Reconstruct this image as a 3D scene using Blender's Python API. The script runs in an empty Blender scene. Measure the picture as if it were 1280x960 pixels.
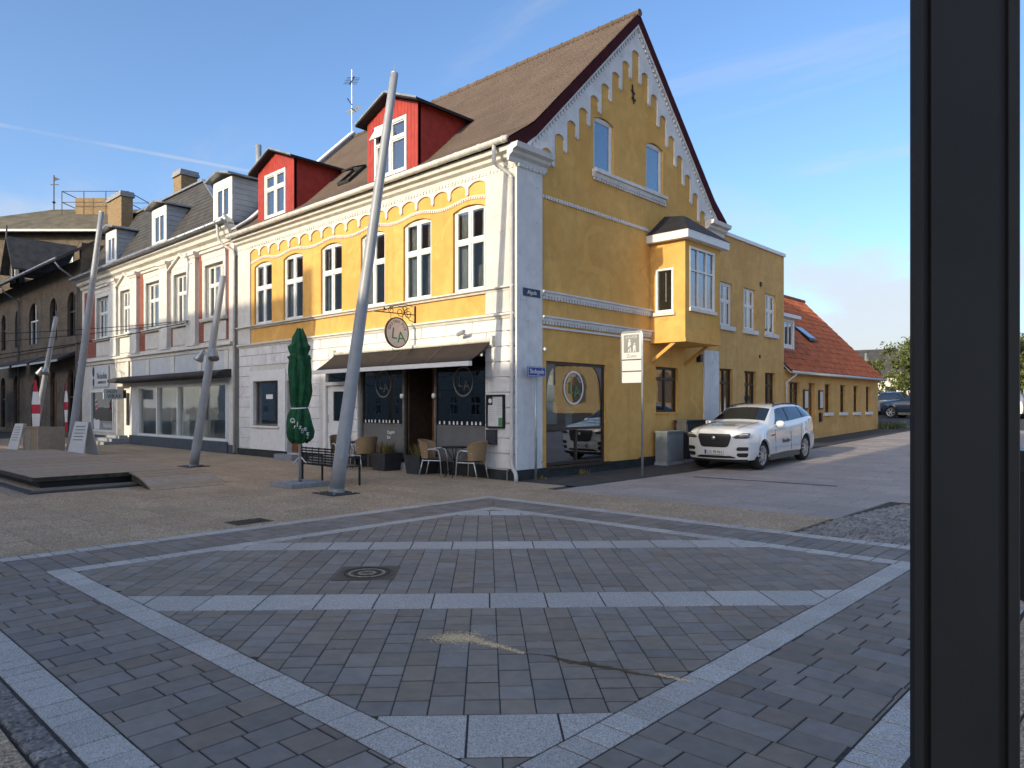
import bpy, bmesh, math, random
from mathutils import Vector, Matrix
random.seed(11)
rad = math.radians
SC = bpy.context.scene
COL = SC.collection

# ------------------------------------------------------------------ camera
CAM = Vector((11.009, -11.964, 1.68))
cd = bpy.data.cameras.new('camera'); cam = bpy.data.objects.new('camera', cd); COL.objects.link(cam)
cam.location = CAM; cam.rotation_euler = (rad(90), 0, rad(43))
cd.sensor_width = 36; cd.lens = 36*900/1280; cd.shift_y = 28/1280; cd.clip_start = .05; cd.clip_end = 3000
SC.camera = cam

# ------------------------------------------------------------------ sky and sun
SUN_EL = 17.0; SUN_M = 0.015            # light travels along +Y (and a trace of +X)
W = bpy.data.worlds.new('World'); SC.world = W; W.use_nodes = True
nt = W.node_tree; nt.nodes.clear()
def N(t, kind, **kw):
    n = t.nodes.new(kind)
    for k, v in kw.items():
        setattr(n, k, v)
    return n
def L(t, a, b): t.links.new(a, b)
def mth(t, op, a, b=None, c=None, clamp=False):
    n = t.nodes.new('ShaderNodeMath'); n.operation = op; n.use_clamp = clamp
    for i, x in enumerate((a, b, c)):
        if x is None: continue
        if isinstance(x, (int, float)): n.inputs[i].default_value = x
        else: t.links.new(x, n.inputs[i])
    return n.outputs[0]
def maprange(t, x, a, b, c=0., d=1., smooth=True):
    n = t.nodes.new('ShaderNodeMapRange'); n.interpolation_type = 'SMOOTHSTEP' if smooth else 'LINEAR'
    t.links.new(x, n.inputs[0])
    for i, v in enumerate((a, b, c, d)): n.inputs[i+1].default_value = v
    return n.outputs[0]
def mixc(t, f, a, b, blend='MIX'):
    n = t.nodes.new('ShaderNodeMix'); n.data_type = 'RGBA'; n.blend_type = blend
    for s, x in ((0, f), (6, a), (7, b)):
        if isinstance(x, (int, float)): n.inputs[s].default_value = x
        elif isinstance(x, tuple): n.inputs[s].default_value = (*x[:3], 1)
        else: t.links.new(x, n.inputs[s])
    return n.outputs[2]
SKY_STRENGTH = 0.15
SUN_STRENGTH = 2.0
EXPOSURE = 1.14
sky = N(nt, 'ShaderNodeTexSky', sky_type='NISHITA', sun_disc=False, sun_elevation=rad(SUN_EL),
        sun_rotation=rad(180)-math.atan(SUN_M)*-1, altitude=20, air_density=0.75, dust_density=2.7, ozone_density=2.1)
geo = N(nt, 'ShaderNodeTexCoord')
sep = N(nt, 'ShaderNodeSeparateXYZ'); L(nt, geo.outputs['Generated'], sep.inputs[0])
zc = mth(nt, 'MAXIMUM', sep.outputs[2], 0.02)
cx = mth(nt, 'DIVIDE', sep.outputs[0], mth(nt, 'ADD', zc, .12)); cy = mth(nt, 'DIVIDE', sep.outputs[1], mth(nt, 'ADD', zc, .12))
cmb = N(nt, 'ShaderNodeCombineXYZ'); L(nt, cx, cmb.inputs[0]); L(nt, cy, cmb.inputs[1])
mp = N(nt, 'ShaderNodeMapping'); mp.inputs['Rotation'].default_value = (0, 0, rad(-62)); mp.inputs['Scale'].default_value = (.5, 1.9, 1)
L(nt, cmb.outputs[0], mp.inputs[0])
n1 = N(nt, 'ShaderNodeTexNoise'); n1.inputs['Scale'].default_value = 1.3; n1.inputs['Detail'].default_value = 7; n1.inputs['Roughness'].default_value = .58; n1.inputs['Distortion'].default_value = .5
L(nt, mp.outputs[0], n1.inputs['Vector'])
cirrus = mth(nt, 'MULTIPLY', maprange(nt, n1.outputs[0], .53, .78), .34)
# low cumulus banks just above the horizon
mp2 = N(nt, 'ShaderNodeMapping'); mp2.inputs['Scale'].default_value = (3.2, 3.2, 6.0); mp2.inputs['Location'].default_value = (0.35, .2, .1)
L(nt, geo.outputs['Generated'], mp2.inputs[0])
n2 = N(nt, 'ShaderNodeTexNoise'); n2.inputs['Scale'].default_value = 1.25; n2.inputs['Detail'].default_value = 8; n2.inputs['Roughness'].default_value = .55
L(nt, mp2.outputs[0], n2.inputs['Vector'])
band = maprange(nt, sep.outputs[2], .34, .12)
cum = mth(nt, 'MULTIPLY', maprange(nt, mth(nt, 'ADD', n2.outputs[0], mth(nt, 'MULTIPLY', band, .16)), .545, .72), mth(nt, 'MULTIPLY', band, .80))
# a thin contrail: a great circle, broken up by noise
def dirpx(x, y):
    th = rad(47); a = (x-640)/900; v = Vector((a*math.sin(th)-math.cos(th), a*math.cos(th)+math.sin(th), (508-y)/900)); return v.normalized()
d1, d2 = dirpx(0, 156), dirpx(285, 209); nn = d1.cross(d2).normalized()
dp = N(nt, 'ShaderNodeVectorMath', operation='DOT_PRODUCT'); dp.inputs[1].default_value = nn; L(nt, geo.outputs['Generated'], dp.inputs[0])
dm = N(nt, 'ShaderNodeVectorMath', operation='DOT_PRODUCT'); dm.inputs[1].default_value = (d1+d2).normalized(); L(nt, geo.outputs['Generated'], dm.inputs[0])
trail = mth(nt, 'MULTIPLY', maprange(nt, mth(nt, 'ABSOLUTE', dp.outputs['Value']), .0030, .0006), maprange(nt, dm.outputs['Value'], .955, .975))
trail = mth(nt, 'MULTIPLY', trail, mth(nt, 'MULTIPLY', maprange(nt, n1.outputs[0], .36, .60), .36))
cl = mth(nt, 'MAXIMUM', mth(nt, 'MAXIMUM', cirrus, cum), trail)
lum = N(nt, 'ShaderNodeRGBToBW'); L(nt, sky.outputs[0], lum.inputs[0])
hue = N(nt, 'ShaderNodeHueSaturation'); hue.inputs['Saturation'].default_value = 1.10; L(nt, sky.outputs[0], hue.inputs['Color'])
cloudcol = mixc(nt, 1.0, (1.0, 1.0, 1.0), (1, 1, 1), 'MULTIPLY')
cs = N(nt, 'ShaderNodeVectorMath', operation='SCALE'); L(nt, cloudcol, cs.inputs[0]); cs.inputs['Scale'].default_value = 2.3
skyc = mixc(nt, cl, hue.outputs[0], cs.outputs[0])
bg = N(nt, 'ShaderNodeBackground'); bg.inputs['Strength'].default_value = SKY_STRENGTH; L(nt, skyc, bg.inputs['Color'])
wo = N(nt, 'ShaderNodeOutputWorld'); L(nt, bg.outputs[0], wo.inputs[0])

sd = bpy.data.lights.new('sun', 'SUN'); sd.energy = SUN_STRENGTH; sd.angle = rad(.5); sd.color = (1.0, .87, .64)
so = bpy.data.objects.new('sun', sd); COL.objects.link(so)
travel = Vector((SUN_M, 1, -math.tan(rad(SUN_EL))))
so.rotation_euler = travel.to_track_quat('-Z', 'Y').to_euler(); so.location = (0, -40, 40)
vs = SC.view_settings; vs.view_transform = 'Standard'; vs.look = 'None'; vs.gamma = 1; vs.exposure = EXPOSURE; vs.use_curve_mapping = False

# ------------------------------------------------------------------ materials
def newmat(name):
    m = bpy.data.materials.new(name); m.use_nodes = True
    t = m.node_tree; return m, t, t.nodes['Principled BSDF']
def setp(b, **k):
    for a, v in k.items():
        a = {'rough': 'Roughness', 'metal': 'Metallic', 'spec': 'Specular IOR Level', 'coat': 'Coat Weight'}[a]
        b.inputs[a].default_value = v
def noise(t, scale, detail=4, rough=.55, vec=None, dist=0.):
    n = t.nodes.new('ShaderNodeTexNoise'); n.inputs['Scale'].default_value = scale; n.inputs['Detail'].default_value = detail
    n.inputs['Roughness'].default_value = rough; n.inputs['Distortion'].default_value = dist
    if vec is not None: t.links.new(vec, n.inputs['Vector'])
    return n.outputs[0]
def pos(t, scale=None, obj=False):
    if obj: o = t.nodes.new('ShaderNodeTexCoord').outputs['Object']
    else: o = t.nodes.new('ShaderNodeNewGeometry').outputs['Position']
    if scale:
        m = t.nodes.new('ShaderNodeMapping'); m.inputs['Scale'].default_value = scale; t.links.new(o, m.inputs[0]); o = m.outputs[0]
    return o
def bump(t, b, h, strength=.3, dist=.01):
    n = t.nodes.new('ShaderNodeBump'); n.inputs['Strength'].default_value = strength; n.inputs['Distance'].default_value = dist
    t.links.new(h, n.inputs['Height']); t.links.new(n.outputs[0], b.inputs['Normal'])
def sc(c, k): return tuple(min(1., x*k) for x in c)
def simple(name, col, rough=.6, var=.12, scale=3., bmp=0., bscale=60., metal=0., spec=.4, coat=0., obj=False, rnd=0., streak=0., grime=None, spots=0):
    m, t, b = newmat(name); p = pos(t, obj=obj)
    c = mixc(t, maprange(t, noise(t, scale, 5, .6, p), .3, .7), sc(col, 1-var), sc(col, 1+var))
    if streak:
        s = noise(t, 1.0, 5, .6, pos(t, (5, 5, .35)))
        c = mixc(t, mth(t, 'MULTIPLY', maprange(t, s, .50, .75), streak), c, grime or sc(col, .45))
    if rnd:
        oi = t.nodes.new('ShaderNodeObjectInfo'); ge = t.nodes.new('ShaderNodeNewGeometry')
        r = mth(t, 'FRACT', mth(t, 'ADD', oi.outputs['Random'], ge.outputs['Random Per Island']))
        hs = t.nodes.new('ShaderNodeHueSaturation'); t.links.new(c, hs.inputs['Color']); t.links.new(maprange(t, r, 0, 1, 1-rnd, 1+rnd, False), hs.inputs['Value'])
        r2 = mth(t, 'FRACT', mth(t, 'MULTIPLY', r, 7.31)); t.links.new(maprange(t, r2, 0, 1, .75, 1.35, False), hs.inputs['Saturation'])
        c = hs.outputs[0]
    if spots:                                          # trodden gum, oil drips and dust
        vo = t.nodes.new('ShaderNodeTexVoronoi'); vo.inputs['Scale'].default_value = 2.6; t.links.new(p, vo.inputs['Vector'])
        c = mixc(t, mth(t, 'MULTIPLY', maprange(t, vo.outputs['Distance'], .05, .035), .45), c, sc(col, .40))
        v2 = t.nodes.new('ShaderNodeTexVoronoi'); v2.inputs['Scale'].default_value = 3.7; t.links.new(p, v2.inputs['Vector'])
        c = mixc(t, mth(t, 'MULTIPLY', maprange(t, v2.outputs['Distance'], .045, .03), .35), c, sc(col, 1.9))
        c = mixc(t, mth(t, 'MULTIPLY', maprange(t, noise(t, .9, 6, .65, p, .8), .50, .72), .30), c, sc(col, .55))
    t.links.new(c, b.inputs['Base Color']); setp(b, rough=rough, metal=metal, spec=spec, coat=coat)
    if bmp: bump(t, b, noise(t, bscale, 4, .6, p), bmp, .01)
    return m
def plaster(name, col, patch, bmp=.35, streak=.3, chips=None):
    m, t, b = newmat(name); p = pos(t)
    f1 = maprange(t, noise(t, .55, 6, .62, p, .6), .34, .68); f2 = maprange(t, noise(t, 3.2, 6, .65, p), .32, .70)
    c = mixc(t, f1, col, patch); c = mixc(t, mth(t, 'MULTIPLY', f2, .45), c, sc(col, .70))
    s = noise(t, 1.0, 6, .62, pos(t, (3.5, 3.5, .28)))
    c = mixc(t, mth(t, 'MULTIPLY', maprange(t, s, .50, .74), streak), c, sc(patch, .58))
    if chips:
        f3 = maprange(t, noise(t, 5.5, 8, .7, p), .655, .69); c = mixc(t, f3, c, chips)
        f4 = maprange(t, noise(t, 22, 5, .7, p), .66, .72); c = mixc(t, mth(t, 'MULTIPLY', f4, .6), c, sc(col, .55))
    ve = t.nodes.new('ShaderNodeTexVoronoi'); ve.feature = 'DISTANCE_TO_EDGE'; ve.inputs['Scale'].default_value = .55
    wv = t.nodes.new('ShaderNodeVectorMath'); wv.operation = 'MULTIPLY_ADD'; nz = t.nodes.new('ShaderNodeTexNoise'); nz.inputs['Scale'].default_value = 2.2; nz.inputs['Detail'].default_value = 6; t.links.new(p, nz.inputs['Vector'])
    t.links.new(nz.outputs['Color'], wv.inputs[0]); wv.inputs[1].default_value = (.9, .9, .9); t.links.new(p, wv.inputs[2]); t.links.new(wv.outputs[0], ve.inputs['Vector'])
    ck = mth(t, 'MULTIPLY', maprange(t, ve.outputs['Distance'], .007, .002), maprange(t, noise(t, .8, 3, .5, p), .46, .60))
    c = mixc(t, mth(t, 'MULTIPLY', ck, .45), c, sc(patch, .45))
    pa = maprange(t, noise(t, 1.15, 3, .4, p, 1.2), .585, .615); c = mixc(t, mth(t, 'MULTIPLY', pa, .22), c, sc(col, 1.22))
    t.links.new(c, b.inputs['Base Color']); setp(b, rough=.88, spec=.25)
    h = mth(t, 'ADD', mth(t, 'MULTIPLY', noise(t, 6, 5, .6, p), .6), mth(t, 'MULTIPLY', noise(t, 45, 4, .6, p), .22))
    bump(t, b, h, bmp, .03)
    return m
def brickm(name, c1, c2, mort, rowh=.067, w=.24, dirt=.0):
    m, t, b = newmat(name); p = pos(t); s = t.nodes.new('ShaderNodeSeparateXYZ'); t.links.new(p, s.inputs[0])
    k = t.nodes.new('ShaderNodeCombineXYZ'); t.links.new(mth(t, 'ADD', s.outputs[0], s.outputs[1]), k.inputs[0]); t.links.new(s.outputs[2], k.inputs[1])
    br = t.nodes.new('ShaderNodeTexBrick'); t.links.new(k.outputs[0], br.inputs['Vector'])
    br.inputs['Color1'].default_value = (*c1, 1); br.inputs['Color2'].default_value = (*c2, 1); br.inputs['Mortar'].default_value = (*mort, 1)
    br.inputs['Scale'].default_value = 1; br.inputs['Mortar Size'].default_value = .008; br.inputs['Brick Width'].default_value = w; br.inputs['Row Height'].default_value = rowh
    c = mixc(t, maprange(t, noise(t, 1.1, 5, .6, p), .4, .75), br.outputs['Color'], sc(c1, .5)) if dirt else br.outputs['Color']
    t.links.new(c, b.inputs['Base Color']); setp(b, rough=.85, spec=.25)
    bump(t, b, mth(t, 'SUBTRACT', 1., br.outputs['Fac']), .5, .006)
    return m
def glassm(name, tint=(.80, .84, .84), refl=.03, rough=.015):
    m = bpy.data.materials.new(name); m.use_nodes = True; t = m.node_tree; t.nodes.clear()
    tr = t.nodes.new('ShaderNodeBsdfTransparent'); tr.inputs[0].default_value = (*tint, 1)
    gl = t.nodes.new('ShaderNodeBsdfGlossy'); gl.inputs['Roughness'].default_value = rough; gl.inputs[0].default_value = (.95, .97, 1, 1)
    fr = t.nodes.new('ShaderNodeFresnel'); fr.inputs[0].default_value = 1.52
    nb = t.nodes.new('ShaderNodeBump'); nb.inputs['Strength'].default_value = .05; nb.inputs['Distance'].default_value = .02
    t.links.new(noise(t, 1.6, 2, .5, pos(t)), nb.inputs['Height']); t.links.new(nb.outputs[0], gl.inputs['Normal'])
    f = mth(t, 'ADD', mth(t, 'MULTIPLY', fr.outputs[0], .7), refl, clamp=True)
    mx = t.nodes.new('ShaderNodeMixShader'); t.links.new(f, mx.inputs[0]); t.links.new(tr.outputs[0], mx.inputs[1]); t.links.new(gl.outputs[0], mx.inputs[2])
    o = t.nodes.new('ShaderNodeOutputMaterial'); t.links.new(mx.outputs[0], o.inputs[0])
    return m
M = {}
M['yellow'] = plaster('yellow_plaster', (.71, .415, .125), (.62, .335, .088), .35, .28)
M['yellow2'] = plaster('ochre_plaster', (.64, .39, .145), (.56, .325, .108), .3, .30)
M['white'] = plaster('white_plaster', (.62, .60, .55), (.57, .55, .50), .30, .12, (.34, .31, .27))
M['white_b'] = plaster('worn_white_plaster', (.72, .71, .69), (.64, .635, .62), .5, .25, (.25, .24, .23))
M['cream'] = simple('cream_moulding', (.63, .61, .55), .6, .08, 4, .1, 80, streak=.15)
M['frame'] = simple('white_paint', (.70, .69, .66), .4, .05, 6)
M['plinth'] = simple('black_plinth', (.022, .026, .026), .7, .3, 5, .3, 40)
M['red'] = simple('red_boards', (.33, .034, .022), .62, .16, 5, .1, 60)
M['roofbrown'] = simple('brown_corrugated_sheet', (.125, .092, .070), .85, .10, 1.1, .25, 70, spec=.2, streak=.25, grime=(.09, .066, .052))
M['maroon'] = simple('maroon_board', (.055, .011, .013), .8, .2, 5, spec=.1)
M['zinc'] = simple('zinc_sheet', (.30, .31, .32), .45, .2, 3, metal=.6)
M['felt'] = simple('black_felt', (.018, .018, .02), .8, .3, 4, .2, 80)
M['gutter'] = simple('cream_gutter', (.62, .60, .53), .45, .12, 5, streak=.3)
M['pipe'] = simple('pale_drainpipe', (.50, .49, .46), .45, .1, 5, streak=.3)
M['glass'] = glassm('window_glass')
M['glass_clear'] = glassm('clear_shop_glass', (.93, .95, .94), .0)
M['glass_dark'] = glassm('tinted_glass', (.45, .47, .46), .02)
M['glass_side'] = glassm('gable_glass', (.55, .58, .6), .16, .01)
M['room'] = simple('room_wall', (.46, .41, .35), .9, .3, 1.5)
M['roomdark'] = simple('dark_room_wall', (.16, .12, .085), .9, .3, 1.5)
M['curtain'] = simple('net_curtain', (.55, .53, .50), .9, .15, 8)
M['wood'] = simple('brown_door_wood', (.16, .065, .025), .45, .25, 6)
M['darkframe'] = simple('dark_brown_frame', (.045, .028, .02), .45, .25, 6)
M['bronze'] = simple('weathered_metal_frame', (.13, .115, .095), .5, .2, 6)
M['blackmetal'] = simple('black_metal', (.014, .014, .015), .4, .2, 8)
M['iron'] = simple('wrought_iron', (.03, .018, .014), .6, .3, 10)
M['pole'] = simple('grey_painted_steel', (.30, .315, .33), .42, .08, 3, streak=.12, spec=.5)
M['galv'] = simple('galvanised_steel', (.38, .40, .41), .42, .12, 6, metal=.5)
M['paver'] = simple('dark_clay_paver', (.215, .182, .15), .66, .10, 9, .30, 160, rnd=.17, spec=.3, spots=1)
M['paver_w'] = simple('dark_concrete_paver', (.24, .205, .168), .66, .10, 9, .30, 160, rnd=.15, spec=.3, spots=1)
def speckle(name, base, dark, light, scale, rough=.7, rnd=.06, bmp=.4):
    m, t, b = newmat(name); p = pos(t)
    v = t.nodes.new('ShaderNodeTexVoronoi'); v.inputs['Scale'].default_value = scale; t.links.new(p, v.inputs['Vector'])
    sp = t.nodes.new('ShaderNodeSeparateColor'); t.links.new(v.outputs['Color'], sp.inputs[0])
    c = mixc(t, maprange(t, sp.outputs[0], .55, .8), base, light); c = mixc(t, maprange(t, sp.outputs[1], .62, .8), c, dark)
    big = maprange(t, noise(t, .8, 5, .6, p), .3, .7); c = mixc(t, mth(t, 'MULTIPLY', big, .35), c, sc(base, .62))
    blot = maprange(t, noise(t, 2.7, 6, .65, p), .60, .70); c = mixc(t, mth(t, 'MULTIPLY', blot, .35), c, sc(base, .45))
    oi = t.nodes.new('ShaderNodeObjectInfo'); ge = t.nodes.new('ShaderNodeNewGeometry')
    r = mth(t, 'FRACT', mth(t, 'ADD', oi.outputs['Random'], ge.outputs['Random Per Island']))
    hs = t.nodes.new('ShaderNodeHueSaturation'); t.links.new(c, hs.inputs['Color']); t.links.new(maprange(t, r, 0, 1, 1-rnd, 1+rnd, False), hs.inputs['Value'])
    t.links.new(hs.outputs[0], b.inputs['Base Color']); setp(b, rough=rough, spec=.35)
    bump(t, b, v.outputs['Distance'], bmp, .006)
    return m
M['granite'] = speckle('light_granite', (.46, .42, .37), (.29, .265, .235), (.62, .575, .515), 170, .6, .10, .1)
M['aggregate'] = speckle('brown_exposed_aggregate', (.40, .29, .18), (.20, .14, .088), (.64, .49, .33), 75, .85, .10, .5)
M['slabpink'] = speckle('pinkish_grey_street_slab', (.37, .31, .265), (.25, .21, .18), (.48, .41, .36), 90, .75, .09, .15)
M['cobble'] = speckle('dark_cobble', (.24, .21, .18), (.13, .115, .10), (.36, .32, .28), 60, .75, .25, .4)
M['joint'] = simple('joint_sand', (.05, .045, .04), .95, .3, 20, .4, 120)
M['asphalt'] = simple('old_asphalt', (.055, .05, .045), .9, .25, 2.5, .4, 140)
M['earth'] = simple('far_ground', (.16, .14, .115), .9, .2, .5)
M['deck'] = simple('weathered_deck_wood', (.32, .25, .18), .8, .10, 7, .3, 60, rnd=.16)
M['deckdark'] = simple('mossy_dark_timber', (.055, .05, .036), .9, .35, 6, .3, 60)
M['water'] = simple('dark_steel_rim', (.06, .068, .08), .45, .2, 4)
M['tile'] = simple('red_clay_tile', (.36, .105, .045), .8, .30, 3.2, .3, 40, streak=.3, grime=(.11, .055, .035))
M['slate'] = simple('dark_slate', (.055, .052, .048), .75, .3, 2.5, .3, 40, streak=.25, grime=(.10, .095, .075))
M['moss_slate'] = simple('mossy_slate', (.115, .10, .068), .85, .28, 1.3, .3, 40)
M['siding'] = simple('grey_blue_siding', (.33, .36, .385), .6, .08, 3)
M['brick_y'] = brickm('yellow_brick', (.30, .21, .10), (.24, .15, .07), (.20, .17, .13))
M['brick_d'] = brickm('sooty_brick', (.18, .14, .10), (.125, .097, .07), (.14, .12, .09), dirt=1)
M['brick_r'] = brickm('red_brick', (.27, .058, .03), (.21, .045, .025), (.28, .20, .16))
M['bluegrey'] = simple('blue_grey_plinth', (.058, .072, .088), .6, .15, 4)
M['greyshop'] = simple('pale_grey_shop_paint', (.50, .53, .54), .6, .08, 3)
M['canvas'] = simple('brown_awning_canvas', (.026, .018, .014), .9, .25, 6, .2, 120)
M['canvas_d'] = simple('dark_grey_awning_canvas', (.05, .045, .045), .9, .25, 6)
M['green'] = simple('green_parasol_canvas', (.006, .075, .026), .8, .35, 6, .3, 40)
M['rattan'] = simple('brown_rattan', (.28, .185, .095), .7, .3, 90, .6, 220)
M['alu'] = simple('aluminium_tube', (.62, .62, .60), .3, .06, 6, metal=.7)
M['concrete'] = simple('grey_concrete', (.25, .26, .27), .85, .15, 8, .2, 90)
M['charcoal'] = simple('charcoal_planter', (.035, .036, .04), .6, .2, 6)
M['leaf'] = simple('green_leaf', (.085, .105, .030), .7, .45, 2.2, rnd=.35)
M['leafdry'] = simple('dry_plant', (.17, .14, .05), .8, .35, 20, rnd=.3)
M['bark'] = simple('bark', (.09, .07, .05), .9, .3, 8, .4, 40)
M['black'] = simple('flat_black', (.01, .01, .011), .55, .1, 5)
M['postd'] = simple('anthracite_post_paint', (.024, .025, .025), .6, .12, 2.0, .05, 90, spec=.2)
M['signwhite'] = simple('sign_white', (.56, .56, .54), .5, .04, 3)
M['signgrey'] = simple('sign_grey', (.22, .22, .21), .5, .05, 3)
M['signblue'] = simple('sign_blue', (.012, .045, .27), .4, .05, 3)
M['darkblue'] = simple('enamel_dark_blue', (.008, .014, .075), .35, .1, 3)
M['signgreen'] = simple('logo_green', (.07, .22, .09), .5, .1, 5)
M['pinkish'] = simple('sign_pink_cream', (.72, .60, .54), .55, .06, 8)
M['ink'] = simple('dark_lettering', (.03, .018, .022), .6, .05, 5)
M['whiteprint'] = simple('white_print', (.68, .68, .66), .6, .03, 5)
M['redprint'] = simple('red_print', (.45, .02, .045), .6, .1, 5)
M['olive'] = simple('olive_drape', (.30, .28, .025), .8, .2, 4)
M['film'] = simple('frosted_film', (.13, .13, .125), .55, .1, 4)
M['lampglow'] = simple('white_lamp_glass', (.75, .75, .72), .3, .02, 4)
M['carwhite'] = simple('white_car_paint', (.60, .61, .61), .14, .02, 2, spec=.5, coat=1.0)
M['carglass'] = simple('dark_car_glass', (.012, .016, .02), .04, .1, 2, spec=.8)
M['carblack'] = simple('black_car_plastic', (.012, .012, .013), .5, .1, 8)
M['rubber'] = simple('tyre_rubber', (.014, .014, .014), .85, .15, 30)
M['rim'] = simple('silver_alloy', (.60, .60, .60), .3, .05, 5, metal=.8)
M['sill'] = simple('brown_grey_sill', (.10, .09, .075), .6, .1, 6)
M['lens'] = simple('headlight_lens', (.045, .05, .06), .06, .5, 25, spec=.9)
M['carblue'] = simple('dark_blue_car_paint', (.012, .02, .035), .25, .05, 2, spec=.6, coat=.5)
M['carsilver'] = simple('silver_car_paint', (.40, .42, .44), .3, .05, 2, metal=.5)
M['sand'] = simple('spilled_pale_sand', (.66, .49, .28), .9, .3, 60)
M['sandy'] = simple('sand_filled_iron', (.34, .28, .19), .9, .3, 30)
M['damp'] = simple('dark_oily_stain', (.035, .033, .026), .3, .25, 20)
M['castiron'] = simple('cast_iron', (.095, .08, .06), .65, .3, 30, metal=.3)
M['interiorwhite'] = simple('shop_interior_white', (.74, .75, .71), .8, .1, 2)
M['pale'] = simple('pale_render', (.52, .49, .44), .85, .08, 2)

# ------------------------------------------------------------------ object helpers
ORG = {}
def tag(o, label=None, cat=None, group=None, kind=None):
    if label: o['label'] = label
    if cat: o['category'] = cat
    if group: o['group'] = group
    if kind: o['kind'] = kind
    return o
def thing(name, label, cat, loc=(0, 0, 0), rz=0., group=None, local=False):
    o = bpy.data.objects.new(name, None); o.empty_display_size = .2; COL.objects.link(o)
    o.location = loc; o.rotation_euler = (0, 0, rz)
    ORG[o.name] = Vector((0, 0, 0)) if local else Vector(loc)
    return tag(o, label, cat, group)
def FW(p): return p                                   # plain
def FS(p): return (p[0], -p[1], p[2])                 # street facade at Y=0: u=X, n=outward(-Y)
def FG(p): return (p[1], p[0], p[2])                  # gable facade at X=0: u=Y, n=outward(+X)
def FSo(y): return lambda p: (p[0], y-p[1], p[2])
def FGo(x): return lambda p: (x+p[1], p[0], p[2])
class MB:
    def __init__(s, T=FW): s.V = []; s.F = []; s.T = T
    def add(s, vs, fs):
        o = len(s.V); s.V += [s.T(v) for v in vs]; s.F += [tuple(o+i for i in f) for f in fs]; return s
    def box(s, a0, a1, b0, b1, c0, c1):
        s.add([(a0,b0,c0),(a1,b0,c0),(a1,b1,c0),(a0,b1,c0),(a0,b0,c1),(a1,b0,c1),(a1,b1,c1),(a0,b1,c1)],
              [(0,3,2,1),(4,5,6,7),(0,1,5,4),(1,2,6,5),(2,3,7,6),(3,0,4,7)]); return s
    def prism(s, poly, n0, n1):                        # poly in (u,z), extruded along n
        k = len(poly)
        s.add([(u, n0, z) for u, z in poly]+[(u, n1, z) for u, z in poly],
              [tuple(range(k))[::-1], tuple(range(k, 2*k))]+[(i, (i+1) % k, k+(i+1) % k, k+i) for i in range(k)]); return s
    def extr(s, prof, u0, u1):                         # profile in (n,z), extruded along u
        k = len(prof)
        s.add([(u0, n, z) for n, z in prof]+[(u1, n, z) for n, z in prof],
              [tuple(range(k))[::-1], tuple(range(k, 2*k))]+[(i, (i+1) % k, k+(i+1) % k, k+i) for i in range(k)]); return s
    def flat(s, poly, z0, z1):                         # poly in (a,b), extruded along c
        k = len(poly)
        s.add([(a, b, z0) for a, b in poly]+[(a, b, z1) for a, b in poly],
              [tuple(range(k))[::-1], tuple(range(k, 2*k))]+[(i, (i+1) % k, k+(i+1) % k, k+i) for i in range(k)]); return s
    def tube(s, pts, r, n=8, caps=True):
        pts = [Vector(p) for p in pts]; rs = r if isinstance(r, (list, tuple)) else [r]*len(pts)
        vs = []; ref = None
        for i, p in enumerate(pts):
            d = (pts[min(i+1, len(pts)-1)]-pts[max(i-1, 0)]).normalized()
            if ref is None:
                ref = Vector((0, 0, 1)) if abs(d.z) < .9 else Vector((1, 0, 0))
            a = d.cross(ref).normalized(); b = a.cross(d).normalized(); ref = b
            for j in range(n):
                w = 2*math.pi*j/n; vs.append(tuple(p+(a*math.cos(w)+b*math.sin(w))*rs[i]))
        fs = [(i*n+j, i*n+(j+1) % n, (i+1)*n+(j+1) % n, (i+1)*n+j) for i in range(len(pts)-1) for j in range(n)]
        if caps: fs += [tuple(range(n))[::-1], tuple((len(pts)-1)*n+j for j in range(n))]
        s.add(vs, fs); return s
    def bar(s, p, q, w, h=None):
        h = h or w; p = Vector(p); q = Vector(q); d = (q-p).normalized(); ref = Vector((0, 0, 1)) if abs(d.z) < .95 else Vector((1, 0, 0))
        a = d.cross(ref).normalized()*w/2; b = a.normalized().cross(d)*h/2
        s.add([tuple(x+y) for x in (p, q) for y in (a+b, a-b, -a-b, -a+b)], [(0,1,2,3),(7,6,5,4),(0,4,5,1),(1,5,6,2),(2,6,7,3),(3,7,4,0)]); return s
    def lathe(s, prof, c=(0, 0, 0), n=24, caps=True):
        vs = [(c[0]+r*math.cos(2*math.pi*j/n), c[1]+r*math.sin(2*math.pi*j/n), c[2]+z) for r, z in prof for j in range(n)]
        fs = [(i*n+j, i*n+(j+1) % n, (i+1)*n+(j+1) % n, (i+1)*n+j) for i in range(len(prof)-1) for j in range(n)]
        if caps: fs += [tuple(range(n))[::-1], tuple((len(prof)-1)*n+j for j in range(n))]
        s.add(vs, fs); return s
    def grid(s, fn, nu, nv, thick=None):
        vs = [fn(i/nu, j/nv) for j in range(nv+1) for i in range(nu+1)]
        s.add(vs, [(j*(nu+1)+i, j*(nu+1)+i+1, (j+1)*(nu+1)+i+1, (j+1)*(nu+1)+i) for j in range(nv) for i in range(nu)]); return s
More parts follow.
